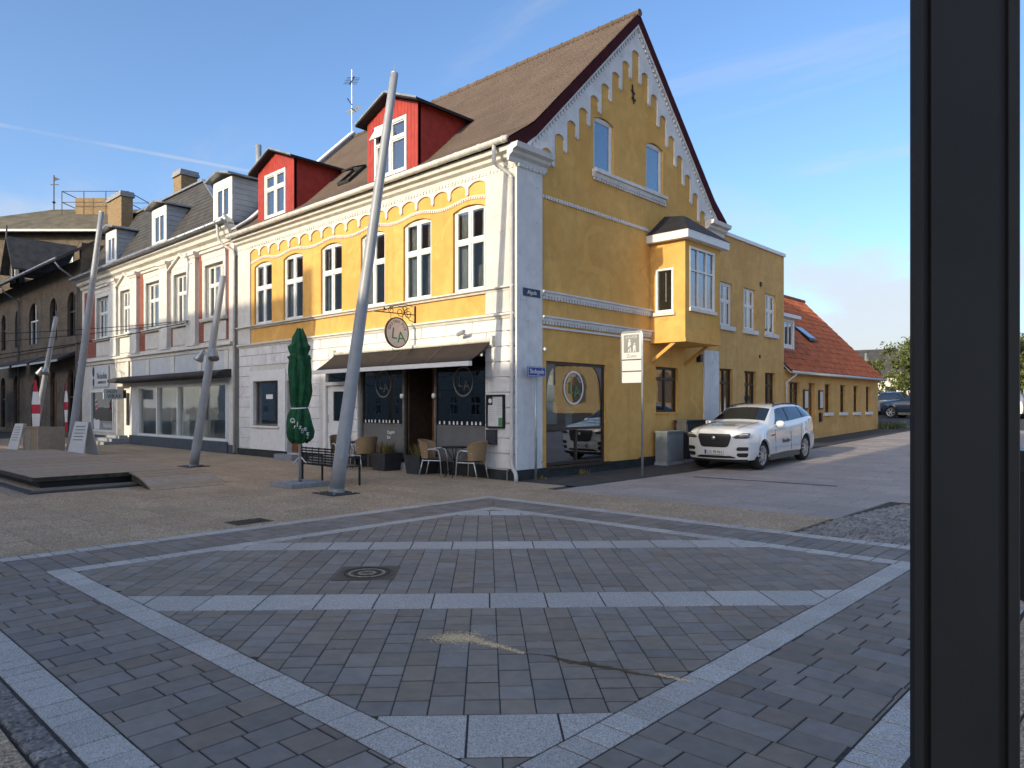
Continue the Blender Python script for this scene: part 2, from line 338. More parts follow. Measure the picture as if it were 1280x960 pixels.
    def wall(s, u0, u1, z0, z1, n0, n1, holes=()):
        us = sorted({u0, u1}|{h[i] for h in holes for i in (0, 1) if u0 < h[i] < u1}); zs = sorted({z0, z1}|{h[i] for h in holes for i in (2, 3) if z0 < h[i] < z1})
        for a, b in zip(us, us[1:]):
            run = None
            for c, d in zip(zs, zs[1:]):
                inside = any(h[0]-1e-6 <= a and b <= h[1]+1e-6 and h[2]-1e-6 <= c and d <= h[3]+1e-6 for h in holes)
                if inside:
                    if run: s.box(a, b, n0, n1, run[0], run[1]); run = None
                else: run = (run[0] if run else c, d)
            if run: s.box(a, b, n0, n1, run[0], run[1])
        return s
    def build(s, name, mat, parent=None, smooth=False, label=None, cat=None, group=None, kind=None, fix=True, loc=None, org=None):
        me = bpy.data.meshes.new(name)
        o0 = Vector((0, 0, 0))
        if parent is not None: o0 = ORG.get(parent.name, o0)
        if loc is not None and parent is None: o0 = Vector(loc)
        V = [tuple(Vector(v)-o0) for v in s.V] if o0.length > 0 else s.V
        me.from_pydata(V, [], s.F)
        if fix:
            bm = bmesh.new(); bm.from_mesh(me); bmesh.ops.recalc_face_normals(bm, faces=bm.faces); bm.to_mesh(me); bm.free()
        me.materials.append(M[mat] if isinstance(mat, str) else mat)
        if smooth: me.polygons.foreach_set('use_smooth', [True]*len(me.polygons))
        ob = bpy.data.objects.new(name, me); COL.objects.link(ob)
        if parent is not None: ob.parent = parent; ORG[ob.name] = o0
        elif loc is not None: ob.location = loc; ORG[ob.name] = o0
        else: ORG[ob.name] = o0
        tag(ob, label, cat, group, kind); return ob
def smooth_angle(o, ang=40):
    me = o.data; me.polygons.foreach_set('use_smooth', [True]*len(me.polygons))
    bm = bmesh.new(); bm.from_mesh(me)
    for e in bm.edges:
        if len(e.link_faces) == 2 and e.calc_face_angle(0) > rad(ang): e.smooth = False
    bm.to_mesh(me); bm.free()
def copy_tree(o, parent=None):
    c = o.copy(); COL.objects.link(c); c.parent = parent
    for ch in list(o.children): copy_tree(ch, c)
    return c
def text(body, size, mat, parent, loc, rot, name='lettering', ext=.003, sx=1., align='CENTER'):
    cu = bpy.data.curves.new('t', 'FONT'); cu.body = body; cu.size = size; cu.extrude = ext; cu.align_x = align; cu.align_y = 'CENTER'; cu.resolution_u = 2
    tmp = bpy.data.objects.new('t', cu); me = bpy.data.meshes.new_from_object(tmp); bpy.data.objects.remove(tmp); bpy.data.curves.remove(cu)
    me.name = name; me.materials.clear(); me.materials.append(M[mat])
    o = bpy.data.objects.new(name, me); COL.objects.link(o); o.scale = (sx, 1, 1)
    o.rotation_euler = rot; o.location = Vector(loc)-ORG.get(parent.name, Vector((0, 0, 0))); o.parent = parent; ORG[o.name] = ORG.get(parent.name, Vector((0, 0, 0)))
    return o
RS = (rad(90), 0, 0); RG = (rad(90), 0, rad(90))
def arc(c, r, a0, a1, n): return [(c[0]+r*math.cos(rad(a0+(a1-a0)*i/n)), c[1]+r*math.sin(rad(a0+(a1-a0)*i/n))) for i in range(n+1)]
def zg(y): return 0. if y < 4 else .0262*(y-4)*min(1, (y-4)/4)
def pxl(p):
    th = rad(47); d = Vector(p)-CAM; s, c = math.sin(th), math.cos(th)
    xc = d.x*s+d.y*c; yc = -d.x*c+d.y*s
    return (640+900*xc/max(yc, .01), 508-900*d.z/max(yc, .01), yc)
# a window: outer frame mesh is the part, panes are its sub-parts.  cols/rows are fractions
def window(parent, T, u0, u1, z0, z1, n=-.1, fr=.07, cols=(.5,), rows=(.59,), bar=.055, mat='frame', glass='glass', depth=.06, sill=None, name='window', curtain=0, sillmat='cream', arch=0.):
    m = MB(T); na, nb = n-depth, n
    m.box(u0, u0+fr, na, nb, z0, z1); m.box(u1-fr, u1, na, nb, z0, z1); m.box(u0+fr, u1-fr, na, nb, z0, z0+fr); m.box(u0+fr, u1-fr, na, nb, z1-fr, z1)
    us = [u0+fr]; zs = [z0+fr]
    for c in cols:
        x = u0+(u1-u0)*c; m.box(x-bar/2-.012, x+bar/2+.012, na+.004, nb+.008, z0+fr, z1-fr); us += [x-bar/2-.012, x+bar/2+.012]
    us.append(u1-fr)
    for r in rows:
        z = z0+(z1-z0)*r; zs += [z-bar/2-.012, z+bar/2+.012]
        for a, b in zip(us[::2], us[1::2]): m.box(a, b, na+.008, nb+.004, z-bar/2-.012, z+bar/2+.012)
    zs.append(z1-fr)
    cells = [(a, b, c, d) for a, b in zip(us[::2], us[1::2]) for c, d in zip(zs[::2], zs[1::2])]
    cb = .035 if mat == 'frame' else .02
    for a, b, c, d in cells:
        for q in ((a, a+cb, c, d), (b-cb, b, c, d), (a+cb, b-cb, c, c+cb), (a+cb, b-cb, d-cb, d)): m.box(q[0], q[1], na+.012, nb-.014, q[2], q[3])
    w = m.build(name, mat, parent)
    for a, b, c, d in cells:
        MB(T).box(a+cb, b-cb, na+.022, na+.030, c+cb, d-cb).build('pane', glass, w)
    if sill:
        MB(T).box(u0-sill[0], u1+sill[0], n-.02, sill[1], z0-sill[2], z0).build('sill', sillmat, w)
    if curtain:
        for a, b in ((u0+fr, u0+fr+(u1-u0)*curtain), (u1-fr-(u1-u0)*curtain, u1-fr)):
            MB(T).grid(lambda s, t: (a+(b-a)*s, na-.10+.025*math.sin(s*19+a*7), z0+.05+(z1-z0-.08)*t), 14, 1).build('curtain', 'curtain', w, smooth=True)
    return w
# ================================================================== GROUND
def ground_sheet(name, x0, x1, ys, dz, mat, step=None):
    m = MB(); k = len(ys)
    m.add([(x, y, zg(y)+dz) for y in ys for x in (x0, x1)], [(2*i, 2*i+1, 2*i+3, 2*i+2) for i in range(k-1)])
    return m.build(name, mat, kind='structure', fix=False)
YS = [-900, -30, 0, 4, 5, 6, 7, 8, 10, 20, 40, 60]
g = ground_sheet('ground', -900, 900, YS+[900], -.05, 'earth')
g.data.vertices[-1].co.z = g.data.vertices[-2].co.z = zg(60)-.05
g['label'] = 'broad ground of the town under the paved square and streets'

def clip(poly, hp):
    # hp: list of (a,b,c) with a*x+b*y<=c kept
    for a, b, c in hp:
        out = []
        for i in range(len(poly)):
            p, q = poly[i], poly[(i+1) % len(poly)]; dp = a*p[0]+b*p[1]-c; dq = a*q[0]+b*q[1]-c
            if dp <= 0: out.append(p)
            if dp*dq < 0: s = dp/(dp-dq); out.append((p[0]+(q[0]-p[0])*s, p[1]+(q[1]-p[1])*s))
        poly = out
        if len(poly) < 3: return []
    return poly
def area(p): return abs(sum(p[i][0]*p[(i+1) % len(p)][1]-p[(i+1) % len(p)][0]*p[i][1] for i in range(len(p))))/2
def tidy(p):
    q = []
    for v in p:
        if not q or (Vector(v)-Vector(q[-1])).length > .006: q.append(v)
    while len(q) > 2 and (Vector(q[0])-Vector(q[-1])).length < .006: q.pop()
    return q
def piece(m, poly, h, bev=.004, deep=.02, slope=False):
    k = len(poly); cxm = sum(p[0] for p in poly)/k; cym = sum(p[1] for p in poly)/k
    def ins(p):
        d = Vector((p[0]-cxm, p[1]-cym)); l = d.length
        return (p[0]-d.x/l*bev*1.4, p[1]-d.y/l*bev*1.4) if l > .02 else p
    tx, ty = random.uniform(-.006, .006), random.uniform(-.006, .006)
    zz = lambda p: h+tx*(p[0]-cxm)+ty*(p[1]-cym)+(zg(p[1]) if slope else 0)
    m.add([(*ins(p), zz(p)) for p in poly]+[(*p, zz(p)-bev) for p in poly]+[(*p, zz(p)-deep) for p in poly],
          [tuple(range(k))]+[(i, k+i, k+(i+1) % k, (i+1) % k) for i in range(k)]+[(k+i, 2*k+i, 2*k+(i+1) % k, k+(i+1) % k) for i in range(k)])
def lay(polys, parent, name, mat, h, limit, jitter=.0015, bev=.004, deep=.02, slope=False, minarea=.002):
    items = []
    for p in polys:
        p = tidy(p)
        if len(p) < 3 or area(p) < minarea: continue
        c = (sum(a for a, b in p)/len(p), sum(b for a, b in p)/len(p), 0); x, y, d = pxl(c)
        vis = d > .3 and -30 < x < 1310 and y < 1010
        items.append((area(p)/(d*d*d) if vis else -1, p))
    items.sort(key=lambda t: -t[0])
    rest = MB(); nrest = 0
    for i, (s, p) in enumerate(items):
        # orient ccw
        if sum(p[j][0]*p[(j+1) % len(p)][1]-p[(j+1) % len(p)][0]*p[j][1] for j in range(len(p))) < 0: p = p[::-1]
        hh = h+random.uniform(-jitter, jitter)
        if i < limit and s > 0:
            m = MB(); piece(m, p, hh, bev, deep, slope); m.build(name, mat, parent, fix=False)
        else: piece(rest, p, hh, bev, deep, slope); nrest += 1
    if nrest: rest.build(name+'_field', mat, parent, fix=False, kind='stuff')

# --- patterned paved square with granite bands
IX0, IX1, IY0, IY1 = 2.55, 8.95, -9.85, -3.35
OX0, OX1, OY0, OY1 = 1.45, 10.05, -10.86, -2.36
IB, OB = .22, .235
sq = MB().flat([(OX0-.02, OY0-.02), (OX1+.02, OY0-.02), (OX1+.02, OY1+.02), (OX0-.02, OY1+.02)], -.045, -.006).build('pavement', 'joint', kind='structure')
sq['label'] = 'dark paver square with pale granite bands in a diamond pattern'
J = .006
def shrink(x0, x1, y0, y1, j=J): return [(x0+j, y0+j), (x1-j, y0+j), (x1-j, y1-j), (x0+j, y1-j)]
# setts
setts = []
def run(a0, a1, f):
    a = a0
    while a < a1-.02:
        l = random.choice((.15, .2, .24, .28, .32)); b = min(a+l, a1)
        if a1-b < .1: b = a1
        setts.append(f(a, b)); a = b
run(IX0, IX1, lambda a, b: shrink(a, b, IY0, IY0+IB)); run(IX0, IX1, lambda a, b: shrink(a, b, IY1-IB, IY1))
run(IY0+IB, IY1-IB, lambda a, b: shrink(IX0, IX0+IB, a, b)); run(IY0+IB, IY1-IB, lambda a, b: shrink(IX1-IB, IX1, a, b))
run(OX0, OX1, lambda a, b: shrink(a, b, OY0, OY0+OB)); run(OX0, OX1, lambda a, b: shrink(a, b, OY1-OB, OY1))
run(OY0+OB, OY1-OB, lambda a, b: shrink(OX0, OX0+OB, a, b)); run(OY0+OB, OY1-OB, lambda a, b: shrink(OX1-OB, OX1, a, b))
lay(setts, sq, 'granite_sett', 'granite', .001, 300)
# border pavers, courses square to the bands, mitred on the corners
ring = []
bx0, bx1, by0, by1 = OX0+OB, OX1-OB, OY0+OB, OY1-OB
def courses(a0, a1, b0, b1, swap, hp):
    # courses step along a (width .2) and run along b
    a = a0; r = 0
    while a < a1:
        b = b0-(.16 if r % 2 else 0)-random.choice((0, .05)); 
        while b < b1:
            l = random.choice((.22, .28, .33, .40)); q = shrink(a, a+.2, b, b+l)
            if swap: q = [(y, x) for x, y in q]
            q = clip(q, hp)
            if q: ring.append(q)
            b += l
        a += .2; r += 1
def mitre(side):
    k = 1/math.sqrt(2)*0+1
    if side == 'b': return [(0, 1, IY0-J), (0, -1, -by0-J), (-1, 1, IY0-IX0-.004), (1, 1, IX1+IY0-.004)]
    if side == 't': return [(0, -1, -IY1-J), (0, 1, by1-J), (-1, -1, -(IX0+IY1)-.004), (1, -1, IX1-IY1-.004)]
    if side == 'l': return [(1, 0, IX0-J), (-1, 0, -bx0-J), (1, -1, IX0-IY0-.004), (1, 1, IX0+IY1-.004)]
    return [(-1, 0, -IX1-J), (1, 0, bx1-J), (-1, -1, -(IX1+IY0)-.004), (-1, 1, IY1-IX1-.004)]
courses(bx0, bx1, by0, IY0, False, mitre('b')+[(1, 0, bx1), (-1, 0, -bx0)])
courses(bx0, bx1, IY1, by1, False, mitre('t')+[(1, 0, bx1), (-1, 0, -bx0)])
courses(by0, by1, bx0, IX0, True, mitre('l')+[(0, 1, by1), (0, -1, -by0)])
courses(by0, by1, IX1, bx1, True, mitre('r')+[(0, 1, by1), (0, -1, -by0)])
lay(ring, sq, 'border_paver', 'paver', 0, 300)
# inside the diamond: columns along the diagonal
cxq, cyq = (IX0+IX1)/2, (IY0+IY1)/2; k2 = 1/math.sqrt(2)
def dg(p, q): return (cxq+(p-q)*k2, cyq+(p+q)*k2)
inner = [(1, 0, IX1-IB-J), (-1, 0, -(IX0+IB)-J), (0, 1, IY1-IB-J), (0, -1, -(IY0+IB)-J)]
bands = [(-4.06, -3.58), (-1.5, -1.02), (1.0, 1.46), (3.62, 4.06)]
slabs = []
for b0, b1 in bands:
    p = -4.6+random.uniform(0, .2)
    while p < 4.6:
        q = clip([dg(p+J, b0+J), dg(p+.49-J, b0+J), dg(p+.49-J, b1-J), dg(p+J, b1-J)], inner)
        if q: slabs.append(q)
        p += .49
lay(slabs, sq, 'granite_slab', 'granite', .0005, 300)
inn = []
edges = [-4.4]+[x for b in bands for x in b]+[4.4]
for z0, z1 in zip(edges[::2], edges[1::2]):
    p = -4.6
    while p < 4.6:
        q = z0
        while q < z1-.01:
            l = random.choice((.15, .2, .2, .26, .30)); e = min(q+l, z1)
            if z1-e < .1: e = z1
            ja, jb = random.uniform(.0025, .005), random.uniform(.007, .011); c = clip([dg(p+ja, q+jb), dg(p+.2-ja, q+jb), dg(p+.2-ja, e-jb), dg(p+ja, e-jb)], inner)
            if c: inn.append(c)
            q = e
        p += .2
lay(inn, sq, 'paver', 'paver_w', 0, 300)

# --- brown exposed aggregate slabs of the pedestrian street
pl = ground_sheet('plaza', -60, 20, [-24, -15, -5, 0.0], -.024, 'joint')
pl['label'] = 'brown exposed aggregate slabs of the pedestrian street'
agg = []
def fill(x0, x1, y0, y1, w, h, off, out, hp=()):
    r = 0; y = y0
    while y < y1-.01:
        x = x0-(off*w if r % 2 else 0)
        while x < x1-.01:
            q = clip(shrink(x, x+w, y, min(y+h, y1), .005), [(1, 0, x1-.003), (-1, 0, -x0-.003)]+list(hp))
            if q: out.append(q)
            x += w
        y += h; r += 1
fill(-34, OX0-.02, -14, -.02, .8, .5, .5, agg)
fill(OX0-.02, 7.15, OY1+.02, -.75, .8, .5, .5, agg)
fill(OX0-.02, OX1+.02, -14, OY0-.17, .6, .6, .5, agg)
fill(OX1+.02, 16, -14, -.75, .6, .6, .5, agg)
lay(agg, pl, 'aggregate_slab', 'aggregate', -.002, 260, jitter=.001, bev=.005)
# cobble rows: along the lower band and the rumble patch by the side street
cob = []
x = OX0
while x < OX1:
    l = random.uniform(.10, .16); cob.append([(x+.008+random.uniform(-.01, .01), OY0-.15+random.uniform(-.012, .012)), (x+l-.008, OY0-.15+random.uniform(-.012, .012)), (x+l-.008+random.uniform(-.01, .01), OY0-.012), (x+.008, OY0-.012)]); x += l
y = -2.3; r = 0
while y < 1.6:
    x = 7.2+(.06 if r % 2 else 0)+max(0, (y+.75)*.1)
    while x < 10.6:
        l = random.uniform(.13, .2); cob.append([(x+.009, y+.009), (x+l-.009, y+.009+random.uniform(-.008, .008)), (x+l-.009, y+.121), (x+.009, y+.121+random.uniform(-.008, .008))]); x += l
    y += .13; r += 1
lay(cob, pl, 'cobble', 'cobble', .004, 280, jitter=.004, bev=.012, deep=.03)

# --- side street of pinkish slabs, rising gently
YT = [-.75, 0, 2, 4, 5, 6, 7, 8, 10, 14, 20, 30, 45]
stt = ground_sheet('street', -30, 30, YT, -.022, 'joint'); stt['label'] = 'side street of pinkish grey slabs rising past the gable'
ss = []
fill(1.75, 7.2, -.74, 2.0, 1.0, .5, .5, ss); fill(1.75, 13, 2.0, 27, 1.0, .5, .5, ss); fill(10.7, 13, -.74, 2.0, 1.0, .5, .5, ss)
fill(7.6, 10.6, 1.65, 2.0, 1.0, .5, .5, ss)
lay(ss, stt, 'street_slab', 'slabpink', -.001, 220, jitter=.001, bev=.004, slope=True)
ap = MB(); ys = [-.02, 2, 4, 5, 6, 7, 8, 10, 15, 20, 27]
ap.add([(x, y, zg(y)+(.012 if x < 1.7 else .004)) for y in ys for x in (-.3, 1.74)], [(2*i, 2*i+1, 2*i+3, 2*i+2) for i in range(len(ys)-1)])
ap = ap.build('path', 'asphalt', kind='structure', fix=False); ap['label'] = 'dark asphalt strip along the foot of the yellow gable'
pk = ground_sheet('road', -40, 40, [27, 30, 40, 50, 60], .002, 'asphalt'); pk['label'] = 'asphalt car park at the end of the side street'
# a slender darker repair strip across the street, a drainage channel line in the plaza
# --- manhole covers, drain, sand and stain
def manhole(x, y, rz, s, label):
    t = thing('manhole_cover', label, 'manhole cover', (x, y, .002), rz, 'iron covers in the paving', local=True)
    MB().box(-s, s, -s, s, -.01, .002).build('frame', 'castiron', t)
    MB().lathe([(s*.93, .002), (s*.93, .006), (s*.86, .006), (s*.86, .002)], n=32, caps=False).build('rim', 'castiron', t)
    for k in range(4): MB().lathe([(s*(.22+.16*k), .002), (s*(.22+.16*k), .007), (s*(.29+.16*k), .007), (s*(.29+.16*k), .002)], n=32, caps=False).build('ridge', 'joint' if k % 2 else 'sandy', t)
    return t
manhole(5.0, -7.66, rad(45), .30, 'round ribbed iron manhole cover in a square frame among dark pavers')
t = thing('drain_grate', 'rectangular iron drain grate set in brown aggregate paving', 'drain', (1.05, -6.9, .003), 0, local=True)
MB().box(-.2, .2, -.28, .28, -.01, .003).build('frame', 'castiron', t)
for k in range(8): MB().box(-.16, .16, -.25+k*.064, -.222+k*.064, .003, .010).build('bar', 'black', t)
def blob(cx, cy, rx, ry, z, n=22, rot=0, rough=.3):
    ph = [random.uniform(1-rough, 1+rough*.5) for _ in range(n)]
    return [(cx+math.cos(rot)*rx*math.cos(2*math.pi*i/n)*ph[i]-math.sin(rot)*ry*math.sin(2*math.pi*i/n)*ph[i], cy+math.sin(rot)*rx*math.cos(2*math.pi*i/n)*ph[i]+math.cos(rot)*ry*math.sin(2*math.pi*i/n)*ph[i]) for i in range(n)]
gp = lambda x, y: (lambda v, k: (CAM.x+v[0]*k, CAM.y+v[1]*k))(((x-640)/900*math.sin(rad(47))-math.cos(rad(47)), (x-640)/900*math.cos(rad(47))+math.sin(rad(47))), 900*1.68/(y-508))
m = MB()
def grains(a, b, w0, w1, n, size):
    for i in range(n):
        s = random.random(); p = gp(a[0]+(b[0]-a[0])*s, a[1]+(b[1]-a[1])*s); w = w0+(w1-w0)*s
        x = p[0]+random.gauss(0, w); y = p[1]+random.gauss(0, w); r = random.uniform(.4, 1)*size
        a0 = random.uniform(0, 6.3)
        m.add([(x+r*math.cos(a0+j*1.571), y+r*math.sin(a0+j*1.571)*.7, .002) for j in range(4)]+[(x, y, .002+r*.45)], [(0, 1, 4), (1, 2, 4), (2, 3, 4), (3, 0, 4)])
grains((552, 798), (588, 797), .05, .06, 1300, .008); grains((540, 797), (600, 800), .12, .10, 350, .006); grains((585, 798), (622, 808), .028, .016, 700, .007)
grains((618, 806), (655, 817), .020, .012, 480, .0065); grains((820, 843), (866, 853), .018, .006, 420, .006)
m.build('spilled_sand', 'sand', fix=False, kind='stuff', label='pale sand spilled in a streak over the dark pavers', cat='sand')
m = MB(); pts = [(655, 817), (690, 820), (705, 826), (735, 831), (765, 836), (800, 843), (840, 849)]
for i in range(150):
    k = min(int(random.random()*6), 5); f = random.random(); w = (.005, .009, .018, .020, .012, .005)[k]
    p = gp(pts[k][0]+(pts[k+1][0]-pts[k][0])*f, pts[k][1]+(pts[k+1][1]-pts[k][1])*f); x, y = p[0]+random.gauss(0, w*.6), p[1]+random.gauss(0, w*.6); r_ = random.uniform(.3, 1.0)*w+.004; o = len(m.V)
    bl = blob(x, y, r_*1.5, r_*.8, 0, 9, rad(20)); m.add([(q[0], q[1], .0035+i*.000004) for q in bl], [tuple(range(9))])
m.build('damp_stain', 'damp', fix=False, kind='stuff', label='dark damp trail running on from the spilled sand', cat='stain')
# ================================================================== YELLOW CORNER HOUSE
HX = -13.25; HY = 9.6; RY = 4.8; RZ = 12.38
H = thing('corner_house', 'yellow corner house with white trim, red dormers and stepped arcade gable', 'house')
W6 = [(-12.16, -10.98), (-10.24, -9.06), (-8.05, -6.93), (-6.0, -4.88), (-4.08, -2.95), (-2.14, -1.02)]
gh = [(-12.16, -10.5, 1.03, 2.53), (-10.0, -9.15, .2, 2.5), (-7.9, -6.5, .2, 2.78), (-6.12, -1.0, .2, 2.98)]
MB(FS).wall(HX, 0, 0, 3.78, -.3, 0, gh).build('wall', 'white', H)
uh = [(a, b, 4.42, 6.53) for a, b in W6]
up = MB(FS).wall(HX, 0, 3.78, 7.5, -.3, 0, uh)
for a, b in W6:                                  # segmental heads
    c = (a+b)/2; w = (b-a)/2; zc_ = 6.53-.11; pts = []
    for sgn in (-1, 1):
        poly = [(c+sgn*w, 6.53), (c+sgn*w, zc_)]+[(c+sgn*w*(1-i/6), zc_+.11*(1-(1-i/6)**2)) for i in range(1, 7)]
        up.prism(poly, -.3, -.001)
up.build('wall', 'yellow', H)
# gable wall
gg = [(1.03, 3.42, .24, 2.76), (5.87, 7.11, 1.51, 2.82)]
MB(FG).wall(0.0, HY, 0, 7.45, -.3, -.002, gg).build('wall', 'yellow', H)
rake = lambda y: 7.45+(RZ-.2-7.45)*(1-abs(y-RY)/RY)
tri = MB(FG); gw = [(2.9, 3.79), (5.36, 6.25)]; zlo, zhi = 7.74, 9.16
us = [0, 2.9, 3.79, RY, 5.36, 6.25, HY]
for a, b in zip(us, us[1:]):
    if (a, b) in gw:
        tri.box(a, b, -.3, -.002, 7.45, zlo); tri.prism([(a, zhi-.1), (a, rake(a)), (b, rake(b)), (b, zhi-.1)]+[(b+(a-b)*i/8, zhi-.1+.1*math.sin(math.pi*i/8)) for i in range(1, 8)], -.3, -.002)
    else: tri.prism([(a, 7.45), (b, 7.45), (b, rake(b)), (a, rake(a))] if rake(a) > 7.46 and rake(b) > 7.46 else ([(a, 7.45), (b, 7.45), (b, rake(b))] if rake(a) < 7.46 else [(a, 7.45), (b, 7.45), (a, rake(a))]), -.3, -.002)
tri.build('gable', 'yellow', H)
MB().box(HX, -.3, HY-.3, HY, 0, 7.45).build('rear_wall', 'yellow', H)
MB().prism([(HX, 0), (HX+.28, 0), (HX+.28, 7.4), (HX, 7.4)], .32, HY-.32).build('party_wall', 'white', H)
# interior: floors and partitions, so rooms are seen through the glass
MB().box(HX+.3, -.32, .32, HY-.3, 3.5, 3.62).build('floor', 'room', H); MB().box(HX+.3, -.32, .32, HY-.3, 7.1, 7.2).build('floor', 'room', H)
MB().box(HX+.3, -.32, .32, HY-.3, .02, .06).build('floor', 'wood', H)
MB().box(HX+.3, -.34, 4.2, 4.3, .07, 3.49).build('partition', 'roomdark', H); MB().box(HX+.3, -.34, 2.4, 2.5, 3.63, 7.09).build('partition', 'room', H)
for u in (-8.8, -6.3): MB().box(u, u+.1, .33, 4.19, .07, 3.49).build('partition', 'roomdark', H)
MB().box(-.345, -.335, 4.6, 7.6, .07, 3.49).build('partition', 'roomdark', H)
# plinth
for a, b in ((HX, -10.0), (-9.15, -7.9), (-6.5, -6.12), (-1.0, 0)): MB(FS).box(a, b, .001, .07, 0, .22).build('plinth', 'plinth', H)
MB(FG).box(-.07, HY, .0, .075, 0, .235).build('plinth', 'plinth', H)
MB(FG).box(5.0, HY, .002, .072, .236, .27).build('plinth', 'plinth', H)
# rusticated blocks of the ground floor
def subtract(a0, a1, holes):
    segs = [(a0, a1)]
    for h0, h1 in holes:
        segs = [x for s in segs for x in ((s[0], min(s[1], h0)), (max(s[0], h1), s[1])) if x[1]-x[0] > .04]
    return segs
blk = gh+[(-12.4, -10.03, .2, 2.9), (-8.06, -7.9, .2, 2.9), (-6.5, -6.36, .2, 2.9)]
z = .24; r = 0; ch = .352
while z < 3.5:
    hol = [(h[0], h[1]) for h in blk if h[2] < z+ch-.02 and h[3] > z+.02]
    for a, b in subtract(HX+.02, -.0, hol):
        n = max(1, round((b-a)/.92)); off = (b-a)/n
        cuts = [a+off*i for i in range(n+1)]
        if n > 1 and r % 2: cuts = [a]+[c+off/2 for c in cuts[:-1]]+[b]
        for p, q in zip(cuts, cuts[1:]):
            if q-p < .03: continue
            d = .024+random.uniform(-.002, .003); e = .007; u0, u1, z0, z1 = p+e, q-e, z+e, z+ch-e; bv = .014
            MB(FS).add([(u0, 0.001, z0), (u1, 0.001, z0), (u1, 0.001, z1), (u0, 0.001, z1), (u0+bv, d, z0+bv), (u1-bv, d, z0+bv), (u1-bv, d, z1-bv), (u0+bv, d, z1-bv)],
                       [(0,1,5,4),(1,2,6,5),(2,3,7,6),(3,0,4,7),(4,5,6,7)]).build('stone_block', 'white_b', H, fix=True)
    z += ch; r += 1
# smooth panel round the small window, door surrounds
MB(FS).wall(-12.39, -10.04, .24, 2.88, .001, .05, [(-12.16, -10.5, 1.03, 2.53)]).build('panel', 'frame', H)
MB(FS).box(-12.3, -10.4, .05, .11, .97, 1.028).build('sill', 'frame', H)
# pilasters, bands, cornice
MB(FS).box(HX, -12.38, .001, .05, 3.84, 7.2).build('pilaster', 'white', H); MB(FS).box(-.95, 0, .001, .05, 3.84, 7.2).build('pilaster', 'white', H)
MB(FG).box(-.05, .83, .0, .05, .24, 7.2).build('pilaster', 'white_b', H)
MB(FG).box(8.62, 9.58, .0, .05, .27, 3.45).build('pilaster', 'white_b', H)
band = [(0, 3.70), (.05, 3.70), (.07, 3.75), (.12, 3.77), (.12, 3.81), (.02, 3.835), (0, 3.835)]
MB(FS).extr(band, HX, 0.0).build('string_course', 'cream', H)
sband = [(0, 4.33), (.06, 4.33), (.08, 4.38), (.14, 4.39), (.14, 4.425), (.06, 4.44), (0, 4.44)]
MB(FS).extr(sband, HX, 0.0).build('string_course', 'cream', H)
def dentils(T, u0, u1, z0, z1, n, step=.11, w=.06):
    m = MB(T); u = u0
    while u < u1: m.box(u, u+w, .001, n, z0, z1); u += step
    return m
for z1, mat in ((4.41, 'white'), (3.82, 'white')):
    MB(FG).extr([(0, z1-.13), (.06, z1-.13), (.07, z1-.06), (.11, z1-.05), (.11, z1-.01), (0, z1)], .835, 5.565).build('string_course', 'white_b', H)
    dentils(FG, .86, 5.5, z1-.20, z1-.132, .06).build('dentil_course', 'white_b', H, kind='stuff')
MB(FG).box(.835, 5.565, 0, .05, 3.52, 3.57).build('string_course', 'white_b', H)
dentils(FG, .86, 5.42, 6.58, 6.66, .035, .10, .06).build('dentil_course', 'white_b', H, kind='stuff')
MB(FG).extr([(0, zlo-.2), (.06, zlo-.2), (.08, zlo-.10), (.13, zlo-.09), (.13, zlo-.01), (0, zlo)], 2.84, 6.31).build('sill', 'white_b', H)
dentils(FG, 2.87, 6.3, zlo-.27, zlo-.202, .05).build('dentil_course', 'white_b', H, kind='stuff')
corn = [(0.001, 7.16), (.06, 7.16), (.08, 7.26), (.17, 7.31), (.19, 7.38), (.30, 7.41), (.33, 7.52), (.001, 7.52)]
MB(FS).extr(corn, HX, 0.0).build('cornice', 'cream', H)
MB(FG).extr(corn, -.33, .98).build('cornice', 'white_b', H); MB(FG).extr(corn, 8.72, 9.93).build('cornice', 'white_b', H)
dentils(FS, HX+.05, -.02, 7.09, 7.158, .07, .12, .06).build('dentil_course', 'cream', H, kind='stuff'); dentils(FG, -.03, .82, 7.09, 7.158, .10, .12, .06).build('dentil_course', 'white_b', H, kind='stuff')
# arcade frieze on the street front: 18 small arches
na = 18; ua, ub = -12.38, -.96; pit = (ub-ua)/na
poly = [(HX+.9, 7.158), (ua-.02, 7.158)]
poly = [(ub+.02, 7.158), (ua-.02, 7.158), (ua-.02, 6.80)]
for k in range(na):
    a = ua+k*pit+(.05 if k else .0); b = ua+(k+1)*pit-(.05 if k < na-1 else 0)
    if k: poly += [(a-.10, 6.78), (a-.05, 6.735), (a, 6.78)]
    poly += [(a, 6.93)]+[(a+(b-a)*i/8, 6.93+.10*math.sin(math.pi*i/8)**.7) for i in range(1, 8)]+[(b, 6.93)]
poly += [(ub+.02, 6.80)]
MB(FS).prism(poly, .001, .045).build('arcade_frieze', 'cream', H)
# wavy bead course over the windows
m = MB(FS); u = ua+.02
while u < ub-.05:
    zz = 6.565
    for a, b in W6:
        x = (u-(a+b)/2)/(.95)
        if abs(x) < 1: zz = max(zz, 6.565+.10*math.cos(x*math.pi/2)**2)
    m.box(u, u+.045, .001, .028, zz-.03, zz+.028); m.box(u, u+.081, .001, .018, zz+.03, zz+.055); u += .082
m.build('bead_course', 'cream', H, kind='stuff')
